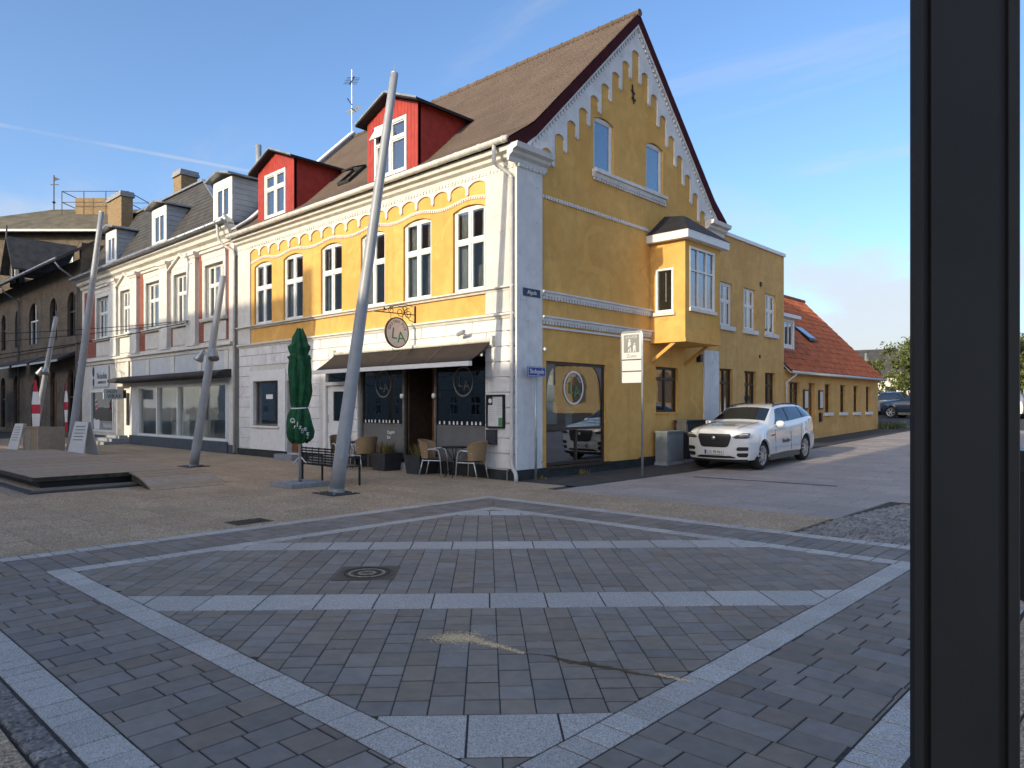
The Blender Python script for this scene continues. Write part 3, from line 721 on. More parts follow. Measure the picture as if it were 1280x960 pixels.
# stepped arcade on the gable
c0 = 4.76; pt = .47; zk = lambda k: 11.42-.456*abs(k)
poly = [(.2, 7.53), (c0-8*pt-.18, 7.53)]
for k in range(-8, 9):
    a, b = c0+k*pt-.18, c0+k*pt+.18; zt = zk(k)
    poly += [(a, zt-.09)]+[(a+(b-a)*i/6, zt-.09+.09*math.sin(math.pi*i/6)**.7) for i in range(1, 6)]+[(b, zt-.09)]
    if k < 8:
        zb_ = min(zk(k), zk(k+1))-.40
        poly += [(b, zb_+.05), (b+.055, zb_), (b+.11, zb_+.05)]
poly += [(c0+8*pt+.18, 7.53), (HY-.2, 7.53), (HY-.1, rake(HY-.1)-.0), (RY, rake(RY)), (.1, rake(.1))]
MB(FG).prism(poly, .0, .05).build('arcade_frieze', 'white_b', H)
m = MB(FG)
for sgn in (-1, 1):
    for i in range(44):
        y = RY+sgn*(.12+i*.102); z0 = rake(y)-.20; m.box(y-.026, y+.026, .051, .085, z0-.05, z0+.04)
    y0, y1 = RY, RY+sgn*RY
    m.add([(y0, .051, rake(y0)-.13), (y0, .11, rake(y0)-.13), (y0, .11, rake(y0)-.02), (y0, .051, rake(y0)-.02)]+[(y1, .051, rake(y1)-.13), (y1, .11, rake(y1)-.13), (y1, .11, rake(y1)-.02), (y1, .051, rake(y1)-.02)], [(0,1,2,3),(7,6,5,4),(0,4,5,1),(1,5,6,2),(2,6,7,3),(3,7,4,0)])
m.build('rake_moulding', 'white_b', H)
m = MB(FG); m.bar((4.62, .03, 10.45), (4.70, .03, 9.95), .03); m.bar((4.58, .03, 10.3), (4.74, .03, 10.22), .03); m.bar((4.6, .03, 10.1), (4.78, .03, 10.05), .03); m.build('wall_anchor', 'iron', H)
# roof: corrugated sheets in overlapping rows
prof = [(-.40, 7.56), (.45, 8.14), (RY, RZ)]
def rz(y):
    y = y if y <= RY else 2*RY-y
    for (a, za), (b, zb) in zip(prof, prof[1:]):
        if y <= b: return za+(zb-za)*(y-a)/(b-a)
    return RZ
def slope(front):
    m = MB(); X0, X1 = HX+.05, .13; wv = .177; nx = int((X1-X0)/wv*6); rows = 7
    yy = [-.40+(RY+.40)*i/rows for i in range(rows+1)]
    yy = sorted(set([round(v, 3) for v in yy]+[.45]))
    for j in range(len(yy)-1):
        ya, yb = yy[j], yy[j+1]; vs = []
        for i in range(nx+1):
            x = X0+(X1-X0)*i/nx; w = .030*math.sin(2*math.pi*(x-X0)/wv)
            for y, lift in ((ya, .008), (yb+.03 if j < len(yy)-2 else yb, .0)):
                Y = y if front else 2*RY-y; vs.append((x, Y, rz(y)+.05+lift+w))
        m.add(vs, [(2*i, 2*i+2, 2*i+3, 2*i+1) for i in range(nx)])
    return m
rf = slope(True).build('roof', 'roofbrown', H, smooth=True); slope(False).build('roof', 'roofbrown', H, smooth=True)
m = MB(); m.tube([(HX+.05, RY, RZ+.06), (.15, RY, RZ+.06)], .09, 10); m.build('ridge_cap', 'roofbrown', rf, smooth=True)
for i in range(30): MB().tube([(HX+.3+i*.45, RY, RZ+.06), (HX+.36+i*.45, RY, RZ+.06)], .102, 10).build('ridge_joint', 'roofbrown', rf)
# soffit / sheathing under the sheets
MB().add([(HX, -.36, 7.54), (.06, -.36, 7.54), (.06, .45, 8.08), (HX, .45, 8.08), (HX, RY, RZ-.07), (.06, RY, RZ-.07), (HX, 10.0, 7.54), (.06, 10.0, 7.54)], [(0, 1, 2, 3), (3, 2, 5, 4), (4, 5, 7, 6)]).build('roof_boarding', 'maroon', rf, fix=False)
# verge boards
for sg in (1, -1):
    ps = [(-.42, 7.60), (.45, 8.18), (RY, RZ+.06), (RY, RZ-.24), (.55, 7.92), (.02, 7.53), (-.42, 7.53)]
    ps = [(y if sg > 0 else 2*RY-y, z) for y, z in ps]
    MB(FG).prism(ps, .03, .125).build('verge_board', 'maroon', rf)
# left parapet with zinc cap
ps = [(-.1, 7.9), (.45, 8.35), (RY, RZ+.28), (2*RY+.1, 7.9), (2*RY, 7.0), (.0, 7.0)]
MB(FGo(0)).prism(ps, HX-.3, HX+.02).build('parapet', 'zinc', H)
m = MB()
for (a, za), (b, zb) in (((-.15, 7.92), (.45, 8.37)), ((.45, 8.37), (RY, RZ+.30))): m.bar((HX-.14, a, za), (HX-.14, b, zb), .42, .05)
m.build('parapet_cap', 'frame', H)
# gutter and downpipe
m = MB(); m.tube([(HX-.02, -.43, 7.56), (.1, -.43, 7.60)], .075, 10); gt = m.build('gutter', 'gutter', H, smooth=True)
for i in range(18): u = HX+.3+i*.76; MB().tube([(u, -.43, 7.561+.04*(u-HX)/13.3), (u+.05, -.43, 7.562+.04*(u-HX)/13.3)], .084, 10).build('gutter_joint', 'gutter', gt)
m = MB(); m.tube([(-.30, -.43, 7.54), (-.30, -.43, 7.18), (-.26, -.38, 7.10), (-.10, -.16, 6.93), (-.06, -.11, 6.85), (-.06, -.11, .42), (-.02, -.13, .30), (.14, -.2, .20), (.18, -.22, .12), (.18, -.22, .0)], .045, 10); dpp = m.build('downpipe', 'pipe', H, smooth=True)
for z in (6.83, 5.9, 4.6, 3.1, 2.3, 1.4, .55, .46): MB().tube([(-.06, -.11, z), (-.06, -.11, z+.04)], .054, 10).build('pipe_joint', 'pipe', dpp)
MB().tube([(-.18, -.13, 0), (-.18, -.13, .2), (-.14, -.12, .26)], .012, 6).build('earth_rod', 'galv', H)
# upper windows
for i, (a, b) in enumerate(W6):
    window(H, FS, a+.015, b-.015, 4.445, 6.5, -.06, .06, (.5,), (.60,), .06, curtain=(.24, .18, .1, .16, .26, .22)[i])
for a, b in gw: window(H, FG, a+.01, b-.01, zlo+.005, zhi-.02, -.06, .08, (), (), glass='glass_side')
# ground floor small window and doors
w = window(H, FS, -12.15, -10.51, 1.035, 2.525, -.07, .045, (), (), mat='bronze', glass='glass')
MB(FS).box(-11.52, -11.08, -.092, -.088, 1.93, 2.08).build('sticker', 'whiteprint', w)
d = MB(FS).box(-9.98, -9.17, -.22, -.16, .2, 2.48).build('door', 'wood', H)
for z in (.5, 1.4): MB(FS).box(-9.86, -9.29, -.159, -.14, z, z+.7).build('door_panel', 'darkframe', d)
d = MB(FS).wall(-7.88, -6.52, .21, 2.76, -.12, .03, [(-7.74, -6.66, .26, 2.30), (-7.74, -6.66, 2.40, 2.66)]).build('door', 'frame', H)
MB(FS).wall(-7.73, -6.67, .27, 2.29, -.1, -.05, [(-7.45, -6.85, 1.25, 2.12)]).build('door_leaf', 'frame', d)
MB(FS).box(-7.45, -6.85, -.08, -.07, 1.25, 2.12).build('pane', 'glass_dark', d); MB(FS).box(-7.74, -6.66, -.08, -.07, 2.40, 2.66).build('pane', 'glass_dark', d)
MB(FS).box(-7.4, -6.9, -.049, -.035, .5, 1.1).build('door_panel', 'frame', d)
MB(FS).tube([(-7.6, -.02, 1.2), (-7.6, .02, 1.22), (-7.6, .02, 1.4), (-7.6, -.02, 1.42)], .012, 6).build('handle', 'galv', d)
MB(FS).box(-8.0, -6.4, .075, .42, 0, .19).build('doorstep', 'concrete', H)
MB(FS).box(-10.1, -9.05, .075, .40, 0, .17).build('doorstep', 'concrete', H)
# shop front of the pub
def ringm(T, u, z, r1, r2, n0, n1, sy=1.0, k=36):
    m = MB(T); vs = []
    for r in (r1, r2):
        for n in (n0, n1): vs += [(u+r*math.cos(2*math.pi*i/k), n, z+r*sy*math.sin(2*math.pi*i/k)) for i in range(k)]
    fs = []
    for i in range(k):
        j = (i+1) % k; fs += [(k+i, k+j, 3*k+j, 3*k+i), (i, k+i, k+j, j), (2*k+i, 2*k+j, 3*k+j, 3*k+i), (i, j, 2*k+j, 2*k+i)]
    return m.add(vs, fs)
sf = MB(FS); f0, f1 = -.16, -.08
for u0, u1 in ((-6.10, -6.03), (-4.22, -4.14), (-2.94, -2.87), (-1.07, -1.01)): sf.box(u0, u1, f0, f1, .3, 2.95)
for a, b in ((-6.03, -4.22), (-2.87, -1.07)): sf.box(a, b, f0, f1, .3, .38); sf.box(a, b, f0, f1, 2.88, 2.95); sf.box(a, b, f0+.02, f1-.02, 1.16, 1.21)
shop = sf.build('shop_front', 'bronze', H)
MB(FS).box(-6.11, -4.15, -.25, .02, .0, .29).build('stall_riser', 'plinth', H); MB(FS).box(-2.93, -1.0, -.25, .02, .0, .29).build('stall_riser', 'plinth', H)
for a, b in ((-6.03, -4.22), (-2.87, -1.07)):
    MB(FS).box(a, b, -.125, -.115, 1.21, 2.88).build('pane', 'glass_dark', shop); MB(FS).box(a, b, -.125, -.115, .38, 1.16).build('pane', 'film', shop)
    k = 0; u = a+.12
    while u < b-.1:
        MB(FS).prism([(u-.03, 1.23), (u+.03, 1.23), (u+.022, 1.31), (u-.022, 1.31)], -.113, -.108).build('window_mark', 'whiteprint', shop); u += .165+.03*math.sin(u*9)
for u in (-5.09, -1.88):
    ringm(FS, u, 2.29, .36, .315, -.113, -.106, 1.05).build('logo_ring', 'film', shop)
    text('L', .36, 'film', shop, (u-.09, .108, 2.27), (rad(90), rad(6), 0)); text('A', .36, 'film', shop, (u+.11, .108, 2.19), (rad(90), rad(-8), 0))
text('Dagens', .14, 'whiteprint', shop, (-4.75, .110, .98), (rad(90), rad(-4), 0), sx=.8); text('Ret', .13, 'whiteprint', shop, (-4.85, .110, .84), (rad(90), rad(-4), 0), sx=.8)
# recessed entry
MB(FS).box(-4.14, -2.94, -1.2, .05, .0, .2).build('doorstep', 'concrete', H)
MB(FS).box(-4.10, -4.04, -1.15, -.17, .2, 2.95).build('entry_side', 'darkframe', H); MB(FS).box(-3.02, -2.96, -1.15, -.17, .2, 2.95).build('entry_side', 'darkframe', H)
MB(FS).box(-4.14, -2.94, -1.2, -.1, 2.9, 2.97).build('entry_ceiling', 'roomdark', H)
d = MB(FS).wall(-4.03, -3.03, .21, 2.89, -1.1, -1.02, [(-3.82, -3.14, .9, 2.7)]).build('door', 'wood', H)
MB(FS).box(-3.82, -3.14, -1.07, -1.06, .9, 2.7).build('pane', 'glass_dark', d); MB(FS).box(-4.02, -3.84, -1.015, -.94, .22, 2.88).build('door_panel', 'wood', d)
MB(FS).box(-3.55, -3.25, -1.015, -1.005, 1.0, 1.5).build('poster', 'whiteprint', d)
for u, z in ((-4.18, 1.95), (-2.9, 1.95)): MB().lathe([(.0, -.07), (.05, -.05), (.06, 0), (.05, .05), (.0, .07)], (u, .04, z), 12, caps=False).build('lamp_globe', 'lampglow', shop, smooth=True)
MB(FS).tube([(-2.8, -.2, 1.62), (-1.1, -.2, 1.62)], .012, 6).build('curtain_rod', 'bronze', shop)
MB().box(-5.6, -4.6, 1.6, 2.2, .06, 1.0).build('bar_counter', 'wood', H)
# gable shop window
gwm = MB(FG)
for q in ((1.04, 1.10, .27, 2.75), (3.35, 3.41, .27, 2.75)): gwm.box(q[0], q[1], -.12, -.05, q[2], q[3])
gwm.box(1.10, 3.35, -.12, -.05, 2.69, 2.75); gwm.box(1.10, 3.35, -.12, -.04, .27, .34); gwm.box(1.10, 3.35, -.11, -.045, 1.10, 1.17); gwm.box(2.22, 2.28, -.115, -.048, .34, 1.10)
gsw = gwm.build('shop_window', 'darkframe', H)
MB(FG).box(1.10, 3.35, -.09, -.08, 1.17, 2.69).build('pane', 'glass', gsw)
for a, b in ((1.10, 2.22), (2.28, 3.35)): MB(FG).box(a, b, -.09, -.08, .34, 1.10).build('pane', 'glass_side', gsw)
MB(FG).box(1.0, 3.46, .076, .12, .20, .262).build('sill', 'darkframe', gsw)
ringm(FG, 2.17, 2.14, .40, .355, -.078, -.072, 1.05).build('logo_ring', 'whiteprint', gsw)
text('L', .40, 'signgreen', gsw, (-.074, 2.07, 2.12), (rad(90), rad(6), rad(90))); text('A', .40, 'signgreen', gsw, (-.074, 2.29, 2.03), (rad(90), rad(-8), rad(90)))
for i, chx in enumerate('GASTRO PUB'): 
    w_ = rad(150-120*i/9); text(chx, .075, 'whiteprint', gsw, (-.074, 2.17+.29*math.cos(w_), 2.14+.30*math.sin(w_)), (rad(90), w_*-1+rad(90), rad(90)), name='letter') if chx != ' ' else None
for a, b, s in ((1.12, 1.5, 1), (2.95, 3.33, -1)):
    c_ = a if s > 0 else b; MB(FG).prism([(c_, 2.68)]+[(c_+s*(.40-.40*math.sin(math.pi/2*i/8)), 2.68-.85*(1-math.cos(math.pi/2*i/8))) for i in range(9)], -.074, -.071).build('window_film', 'film', gsw)
MB(FG).box(1.2, 1.65, -.20, -.18, 1.25, 1.78).build('poster', 'whiteprint', gsw); MB(FG).box(2.0, 2.25, -.20, -.18, 1.2, 1.62).build('poster', 'signwhite', gsw)
MB(FG).box(1.2, 1.65, -.20, -.18, 1.79, 2.1).build('poster', 'leafdry', gsw)
window(H, FG, 5.88, 7.10, 1.515, 2.815, -.09, .05, (.5,), (.74,), .035, mat='darkframe', glass='glass_side', sill=(.05, .03, .05), sillmat='yellow')
# bay window
by0, by1, bxo, bz0, bz1 = 5.57, 7.58, 1.1, 3.55, 6.24
bay = MB(FG).wall(by0, by1, bz0, bz1, bxo-.12, bxo, [(5.81, 7.23, 4.38, 6.09)]).build('bay_window', 'yellow', H)
FB = lambda p: (p[0], by0-p[1], p[2])
MB(FB).wall(0.002, bxo-.12, bz0, bz1, -.12, 0, [(.18, .74, 4.27, 5.53)]).build('bay_wall', 'yellow', bay)
MB().box(0.002, bxo-.12, by1-.12, by1, bz0, bz1).build('bay_wall', 'yellow', bay)
m = MB(); m.box(0.002, bxo+.035, by0-.035, by1+.035, bz0-.10, bz0-.002); m.build('bay_base', 'yellow', bay)
m = MB(); m.box(0.002, bxo-.13, by0+.13, by1-.13, bz0, bz0+.03); m.build('bay_floor', 'room', bay)
MB().box(0.004, .02, by0+.13, by1-.13, bz0+.03, bz1-.02).build('bay_back', 'room', bay)
def window_bay():
    def wn(T, u0, u1, z0, z1, cols, rows, g):
        m = MB(T); fr = .06
        m.wall(u0, u1, z0, z1, -.09, .012, [(u0+fr, u1-fr, z0+fr, z1-fr)])
        for c in cols: x = u0+(u1-u0)*c; m.box(x-.022, x+.022, -.07, .0, z0+fr, z1-fr)
        for r_ in rows: z = z0+(z1-z0)*r_; m.box(u0+fr, u1-fr, -.068, -.002, z-.022, z+.022)
        m.build('window_frame', 'frame', bay); MB(T).box(u0+fr, u1-fr, -.045, -.04, z0+fr, z1-fr).build('pane', g, bay)
        MB(T).box(u0-.06, u1+.06, .014, .07, z0-.10, z0-.005).build('sill', 'cream', bay)
    wn(FGo(bxo), 5.81, 7.23, 4.40, 6.09, (.333, .667), (.62,), 'glass_side'); wn(FB, .18, .74, 4.30, 5.52, (), (), 'glass')
window_bay()
MB(FB).tube([(.47, -.06, 4.6+.08*0), (.47, -.06, 5.4)], .012, 6).build('ornament', 'whiteprint', bay)
m = MB(); o = .20; m.wall(0, 0, 0, 0, 0, 0)
m.box(.0, bxo+o, by0-o, by1+o, 6.242, 6.46); m.build('fascia', 'frame', bay)
m = MB(); zt = 7.18; a0, a1 = by0-o-.02, by1+o+.02; xo = bxo+o+.02; r0, r1 = by0+.75, by1-.75; e = 6.462
m.add([(.003, a0, e), (xo, a0, e), (xo, a1, e), (.003, a1, e), (.003, r0, zt), (.003, r1, zt), (.55, r0+.1, zt-.05), (.55, r1-.1, zt-.05)], [(0, 1, 6, 4), (1, 2, 7, 6), (2, 3, 5, 7), (4, 6, 7, 5), (0, 3, 2, 1)])
m.build('bay_roof', 'felt', bay)
for y in (by0+.06, by1-.1): MB().bar((.02, y, 2.95), (bxo-.35, y, 3.46), .07, .09).build('strut', 'yellow', bay)
MB().box(.0, .14, 8.2, 8.36, 3.05, 3.3).build('wall_lamp', 'blackmetal', H)
# dormers
def dormer(u0, u1, wu0, wu1, opened):
    yf = .08; zb, ze, zp = 7.72, 9.62, 10.06; um = (u0+u1)/2
    d = MB(FSo(yf)); 
    # vertical boards: each its own strip
    nb = 16; bw = (u1-u0)/nb
    for i in range(nb):
        a = u0+i*bw+.004; b = u0+(i+1)*bw-.004
        zt = lambda u: ze+(zp-ze)*(1-abs(u-um)/((u1-u0)/2))
        if b <= wu0+.01 or a >= wu1-.01: d.prism([(a, zb), (b, zb), (b, zt(b)), (a, zt(a))], -.02, 0)
        else: d.prism([(a, zb), (b, zb), (b, 7.95), (a, 7.95)], -.02, 0); d.prism([(a, 9.42), (b, 9.42), (b, zt(b)), (a, zt(a))], -.02, 0)
    D = d.build('dormer', 'red', H)
    bk = MB(FSo(yf)).wall(u0, u1, zb, ze-.02, -.10, -.021, [(wu0, wu1, 7.95, 9.42)]); bk.prism([(u0, ze-.02), (u1, ze-.02), (um, zp-.02)], -.10, -.021); bk.build('front_backing', 'red', D)
    yb = .45+(ze-8.14)/((RZ-8.14)/(RY-.45))+.1
    for x0, x1 in ((u0, u0+.06), (u1-.06, u1)):
        MB(FGo(0)).prism([(yf+.003, zb), (yf+.003, ze), (yb, ze), (.45, 8.0)], x0, x1).build('cheek', 'red', D)
    MB().box(u0+.08, u1-.08, 1.1, 1.16, zb, ze).build('room_back', 'room', D)
    ov = .24; yr = .45+(zp-8.14)/((RZ-8.14)/(RY-.45))+.1
    m = MB(); sl = (zp-ze)/((u1-u0)/2); zl = ze-sl*ov
    for sgn in (-1, 1):
        ue = um+sgn*((u1-u0)/2+ov); k = .045
        P = [(um, yf-ov, zp), (ue, yf-ov, zl), (ue, yb-.1, zl), (um, yr, zp)]
        m.add([(x, y, z+.012) for x, y, z in P]+[(x, y, z+.012+k*1.6) for x, y, z in P], [(0,1,2,3),(7,6,5,4),(0,4,5,1),(1,5,6,2),(2,6,7,3),(3,7,4,0)])
    m.build('dormer_roof', 'felt', D)
    m = MB()
    for sgn in (-1, 1):
        ue = um+sgn*((u1-u0)/2+ov); m.bar((um, yf-ov-.012, zp+.075), (ue, yf-ov-.012, zl+.075), .02, .05)
    m.build('verge_trim', 'zinc', D)
    T = FSo(yf); m = MB(T); fr = .08
    m.wall(wu0, wu1, 7.95, 9.42, -.08, .02, [(wu0+fr, wu1-fr, 7.95+fr, 9.42-fr)]); c = (wu0+wu1)/2; m.box(c-.05, c+.05, -.07, .015, 7.95+fr, 9.42-fr); m.box(wu0+fr, wu1-fr, -.068, .013, 8.87, 8.95)
    wf = m.build('window_frame', 'frame', D)
    for a, b in ((wu0+fr, c-.05), (c+.05, wu1-fr)):
        for z0, z1 in ((7.95+fr, 8.87), (8.95, 9.42-fr)):
            if opened and a < c-.1 and z0 > 8.9:
                m = MB(T); vs = lambda n, z: None
                m.add([(a, .02, 9.33), (b, .02, 9.33), (b, .22, 8.98), (a, .22, 8.98), (a, .05, 9.34), (b, .05, 9.34), (b, .25, 8.99), (a, .25, 8.99)], [(0,1,2,3),(7,6,5,4),(0,4,5,1),(1,5,6,2),(2,6,7,3),(3,7,4,0)]); m.build('open_sash', 'frame', D)
            else: MB(T).box(a+.03, b-.03, -.05, -.042, z0+.03, z1-.03).build('pane', 'glass_side', D); MB(T).wall(a, b, z0, z1, -.06, -.01, [(a+.035, b-.035, z0+.035, z1-.035)]).build('sash', 'frame', D)
    return D
d1 = dormer(-5.79, -3.58, -5.45, -4.03, True); dormer(-12.05, -9.73, -11.58, -10.23, False)
m = MB(FSo(.05)); 
for i in range(40): 
    a0 = random.uniform(0, 6.3); r_ = random.uniform(.03, .14); c_ = (-4.35+r_*math.cos(a0), -.13, 8.22+r_*abs(math.sin(a0))*1.3); m.add([(c_[0]-.02, c_[1], c_[2]), (c_[0]+.02, c_[1], c_[2]-.01), (c_[0]+.01, c_[1]-.02, c_[2]+.05)], [(0, 1, 2)])
m.build('pot_plant', 'signgreen', d1, fix=False)
# open roof hatch
m = MB(); zb = rz(1.0)+.1; hx = -8.1
m.wall(0, 0, 0, 0, 0, 0)
for a, b in (((hx-.3, .85), (hx-.3, 1.45)), ((hx+.3, .85), (hx+.3, 1.45)), ((hx-.3, .85), (hx+.3, .85)), ((hx-.3, 1.45), (hx+.3, 1.45))): m.bar((a[0], a[1], rz(a[1])+.12), (b[0], b[1], rz(b[1])+.12), .07, .1)
hb = m.build('roof_hatch', 'felt', H)
m = MB(); m.bar((hx-.3, 1.45, rz(1.45)+.16), (hx-.3, 1.0, rz(1.0)+.42), .04); m.bar((hx+.3, 1.45, rz(1.45)+.16), (hx+.3, 1.0, rz(1.0)+.42), .04); m.bar((hx-.3, 1.0, rz(1.0)+.42), (hx+.3, 1.0, rz(1.0)+.42), .05); m.build('hatch_lid', 'felt', hb)
# ================================================================== ANNEX (flat roof)
A = thing('annex_building', 'flat-roofed ochre two-storey annex between the gable and the red-roofed house', 'building', (0, 9.6, 0))
aw = [(9.72, 10.62, 4.32, 5.76), (11.47, 12.40, 4.32, 5.76), (13.22, 14.12, 4.32, 5.76)]
ag = [(9.72, 10.66, 1.15, 2.92), (11.53, 12.45, 1.15, 2.90), (13.2, 14.08, 1.15, 2.90)]
MB(FG).wall(9.605, 14.87, 0, 7.3, -.3, -.004, aw+ag).build('wall', 'yellow2', A)
MB().box(-8, -.305, 14.57, 14.87, 0, 7.3).build('wall', 'yellow2', A)
MB().box(-8, -.02, 9.95, 14.85, 7.302, 7.33).build('roof', 'felt', A)
MB(FG).box(9.97, 14.92, -.3, .05, 7.305, 7.42).build('parapet_cap', 'frame', A)
MB().box(-2.5, -2.4, 9.61, 14.56, 0, 7.2).build('partition', 'room', A); MB().box(-2.4, -.31, 9.61, 14.56, 3.4, 3.5).build('floor', 'room', A)
for i, (a, b, c, d) in enumerate(aw): window(A, FG, a, b, c, d, -.07, .07, (.5,), (.58,), .045, glass='glass_side', sill=(.08, .09, .14), sillmat='white_b', curtain=.2)
for a, b, c, d in ag: window(A, FG, a, b, c, d, -.10, .05, (.5,), (.74,), .035, mat='darkframe', glass='glass_side', curtain=.15)
MB().box(-.004, .05, 12.75, 12.85, 5.95, 6.1).build('vent', 'blackmetal', A); MB().box(-.004, .04, 12.7, 12.76, 3.4, 3.5).build('vent', 'blackmetal', A)

# ================================================================== LOW RED-ROOFED HOUSE
B = thing('low_house', 'low ochre house with steep red tiled roof along the side street', 'house', (0, 14.9, .28))
lw = [(15.38, 16.36), (19.1, 19.78), (20.95, 21.6), (22.72, 23.35), (24.45, 25.1)]
lh = [(a, b, 1.42, 2.62) for a, b in lw]+[(17.33, 18.0, .3, 2.62)]
MB(FG).wall(14.88, 26.3, 0, 3.1, -.3, -.004, lh).build('wall', 'yellow2', B)
MB().add([(-7.4, 26.3, 0), (-.305, 26.3, 0), (-.305, 26.3, 3.1), (-3.7, 26.3, 7.0), (-7.4, 26.3, 3.1), (-7.4, 26.0, 0), (-.305, 26.0, 0), (-.305, 26.0, 3.1), (-3.7, 26.0, 7.0), (-7.4, 26.0, 3.1)], [(0, 1, 2, 3, 4), (9, 8, 7, 6, 5), (0, 5, 6, 1), (1, 6, 7, 2), (2, 7, 8, 3), (3, 8, 9, 4), (4, 9, 5, 0)]).build('gable', 'yellow2', B)
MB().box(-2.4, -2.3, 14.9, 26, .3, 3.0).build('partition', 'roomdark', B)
MB(FG).box(14.9, 26.32, .0, .06, 0, .62).build('plinth', 'yellow2', B)
for a, b in lw: window(B, FG, a, b, 1.42, 2.62, -.10, .05, (.5,) if b-a > .7 else (), (.72,), .03, mat='darkframe', glass='glass_side', sill=(.10, .09, .13), sillmat='white_b')
d = MB(FG).box(17.35, 17.98, -.2, -.14, .32, 2.6).build('door', 'wood', B); MB(FG).box(17.48, 17.86, -.139, -.12, 1.5, 2.4).build('pane', 'glass_dark', d)
for a in (16.72, 18.35): 
    c = MB(FG).box(a, a+.42, .0, .06, 1.55, 2.35).build('notice_case', 'darkframe', B); MB(FG).box(a+.05, a+.37, .061, .065, 1.62, 2.29).build('notice', 'signwhite', c)
MB(FG).box(18.42, 18.62, .0, .08, 1.05, 1.42).build('mail_box', 'blackmetal', B)
# tiled roof: waved courses
def tiles(side):
    m = MB(); y0, y1 = 14.95, 26.45; wv = .23; ny = int((y1-y0)/wv*5); rows = 16
    for j in range(rows):
        ta, tb = j/rows, (j+1.08)/rows; vs = []
        for i in range(ny+1):
            y = y0+(y1-y0)*i/ny; s = (y-y0)/wv % 1; w = .045*math.sin(2*math.pi*s)+random.uniform(-.006, .006)
            for t, lift in ((ta, .034), (min(tb, 1.0), .0)):
                x = .28-3.98*t; z = 2.96+4.18*t
                if side < 0: x = -7.4-x
                vs.append((x, y, z+.05+lift+w))
        m.add(vs, [(2*i, 2*i+2, 2*i+3, 2*i+1) for i in range(ny)])
    return m
r = tiles(1).build('roof', 'tile', B, smooth=True); tiles(-1).build('roof', 'tile', B, smooth=True)
MB().tube([(-3.7, 14.95, 7.2), (-3.7, 26.45, 7.2)], .11, 8).build('ridge', 'tile', r, smooth=True)
MB().add([(.24, 14.9, 2.93), (.24, 26.4, 2.93), (-3.7, 26.4, 7.07), (-3.7, 14.9, 7.07), (-7.64, 26.4, 2.93), (-7.64, 14.9, 2.93)], [(0, 1, 2, 3), (3, 2, 4, 5)]).build('roof_boarding', 'frame', r, fix=False)
MB().tube([(.32, 14.95, 2.97), (.32, 26.4, 2.97)], .06, 8).build('gutter', 'pipe', B, smooth=True)
MB().tube([(.32, 15.3, 2.95), (.3, 15.2, 2.85), (.06, 14.97, 2.6), (.06, 14.97, .3)], .04, 8).build('downpipe', 'pipe', B, smooth=True)
# its dormer and skylight
FD = FGo(-.65)
dm = MB(FD).wall(16.0, 17.5, 3.95, 5.22, -.1, 0, [(16.12, 17.38, 4.12, 5.1)]).build('dormer', 'frame', B)
MB(FD).wall(16.13, 17.37, 4.13, 5.09, -.08, -.03, [(16.19, 16.53, 4.19, 5.03), (16.59, 16.93, 4.19, 5.03), (16.99, 17.31, 4.19, 5.03)]).build('window_frame', 'frame', dm)
for a, b in ((16.19, 16.53), (16.59, 16.93), (16.99, 17.31)): MB(FD).box(a, b, -.06, -.05, 4.19, 5.03).build('pane', 'glass_side', dm)
MB(FD).box(15.95, 17.55, .001, .07, 3.87, 3.948).build('sill', 'cream', dm)
for y in (16.0, 17.44): MB().box(-1.95, -.76, y, y+.06, 3.95, 5.22).build('cheek', 'siding', dm)
MB().box(-2.6, -.42, 15.85, 17.65, 5.225, 5.36).build('dormer_roof', 'frame', dm); MB().box(-2.6, -.45, 15.88, 17.62, 5.362, 5.40).build('dormer_covering', 'tile', dm)
MB().box(-1.3, -1.2, 16.07, 17.43, 3.95, 5.2).build('room_back', 'room', dm)
sk = MB(); f = lambda t: (.28-3.98*t, 2.96+4.18*t)
(x0, z0), (x1, z1) = f(.34), f(.52)
sk.add([(x0, 20.3, z0+.30), (x0, 21.2, z0+.30), (x1, 21.2, z1+.18), (x1, 20.3, z1+.18), (x0, 20.3, z0+.22), (x0, 21.2, z0+.22), (x1, 21.2, z1+.10), (x1, 20.3, z1+.10)], [(0,1,2,3),(7,6,5,4),(0,4,5,1),(1,5,6,2),(2,6,7,3),(3,7,4,0)])
s = sk.build('skylight', 'blackmetal', B); sk = MB(); sk.add([(x0-.05, 20.38, z0+.36), (x0-.05, 21.12, z0+.36), (x1+.05, 21.12, z1+.14), (x1+.05, 20.38, z1+.14)], [(0, 1, 2, 3)]); sk.build('pane', 'glass_side', s, fix=False)

# ================================================================== WHITE SHOP HOUSE
WX0, WX1 = -30.35, -13.57; WE = 8.12
Wh = thing('shop_house', 'white stuccoed shop house with red brick panels, pediments and grey dormers', 'house', ((WX0+WX1)/2, 0, 0))
ww = [(-15.86, -14.36), (-18.71, -17.2), (-21.63, -20.08), (-24.68, -23.3), (-27.9, -26.2)]
wz0, wz1 = 4.98, 6.95
wh_ = [(a, b, wz0, wz1) for a, b in ww]+[(-22.7, -14.2, .42, 2.56), (-28.95, -25.75, .45, 2.46), (-25.3, -23.75, .25, 2.6)]
MB(FSo(.02)).wall(WX0, WX1, 0, WE-.35, -.3, 0, wh_).build('wall', 'white', Wh)
FW0 = FSo(.02)
MB().box(WX0, WX0+.3, .33, 8, 0, WE).build('wall', 'white', Wh); MB().box(WX1-.3, WX1-.005, .33, 8, 0, WE).build('wall', 'white', Wh)
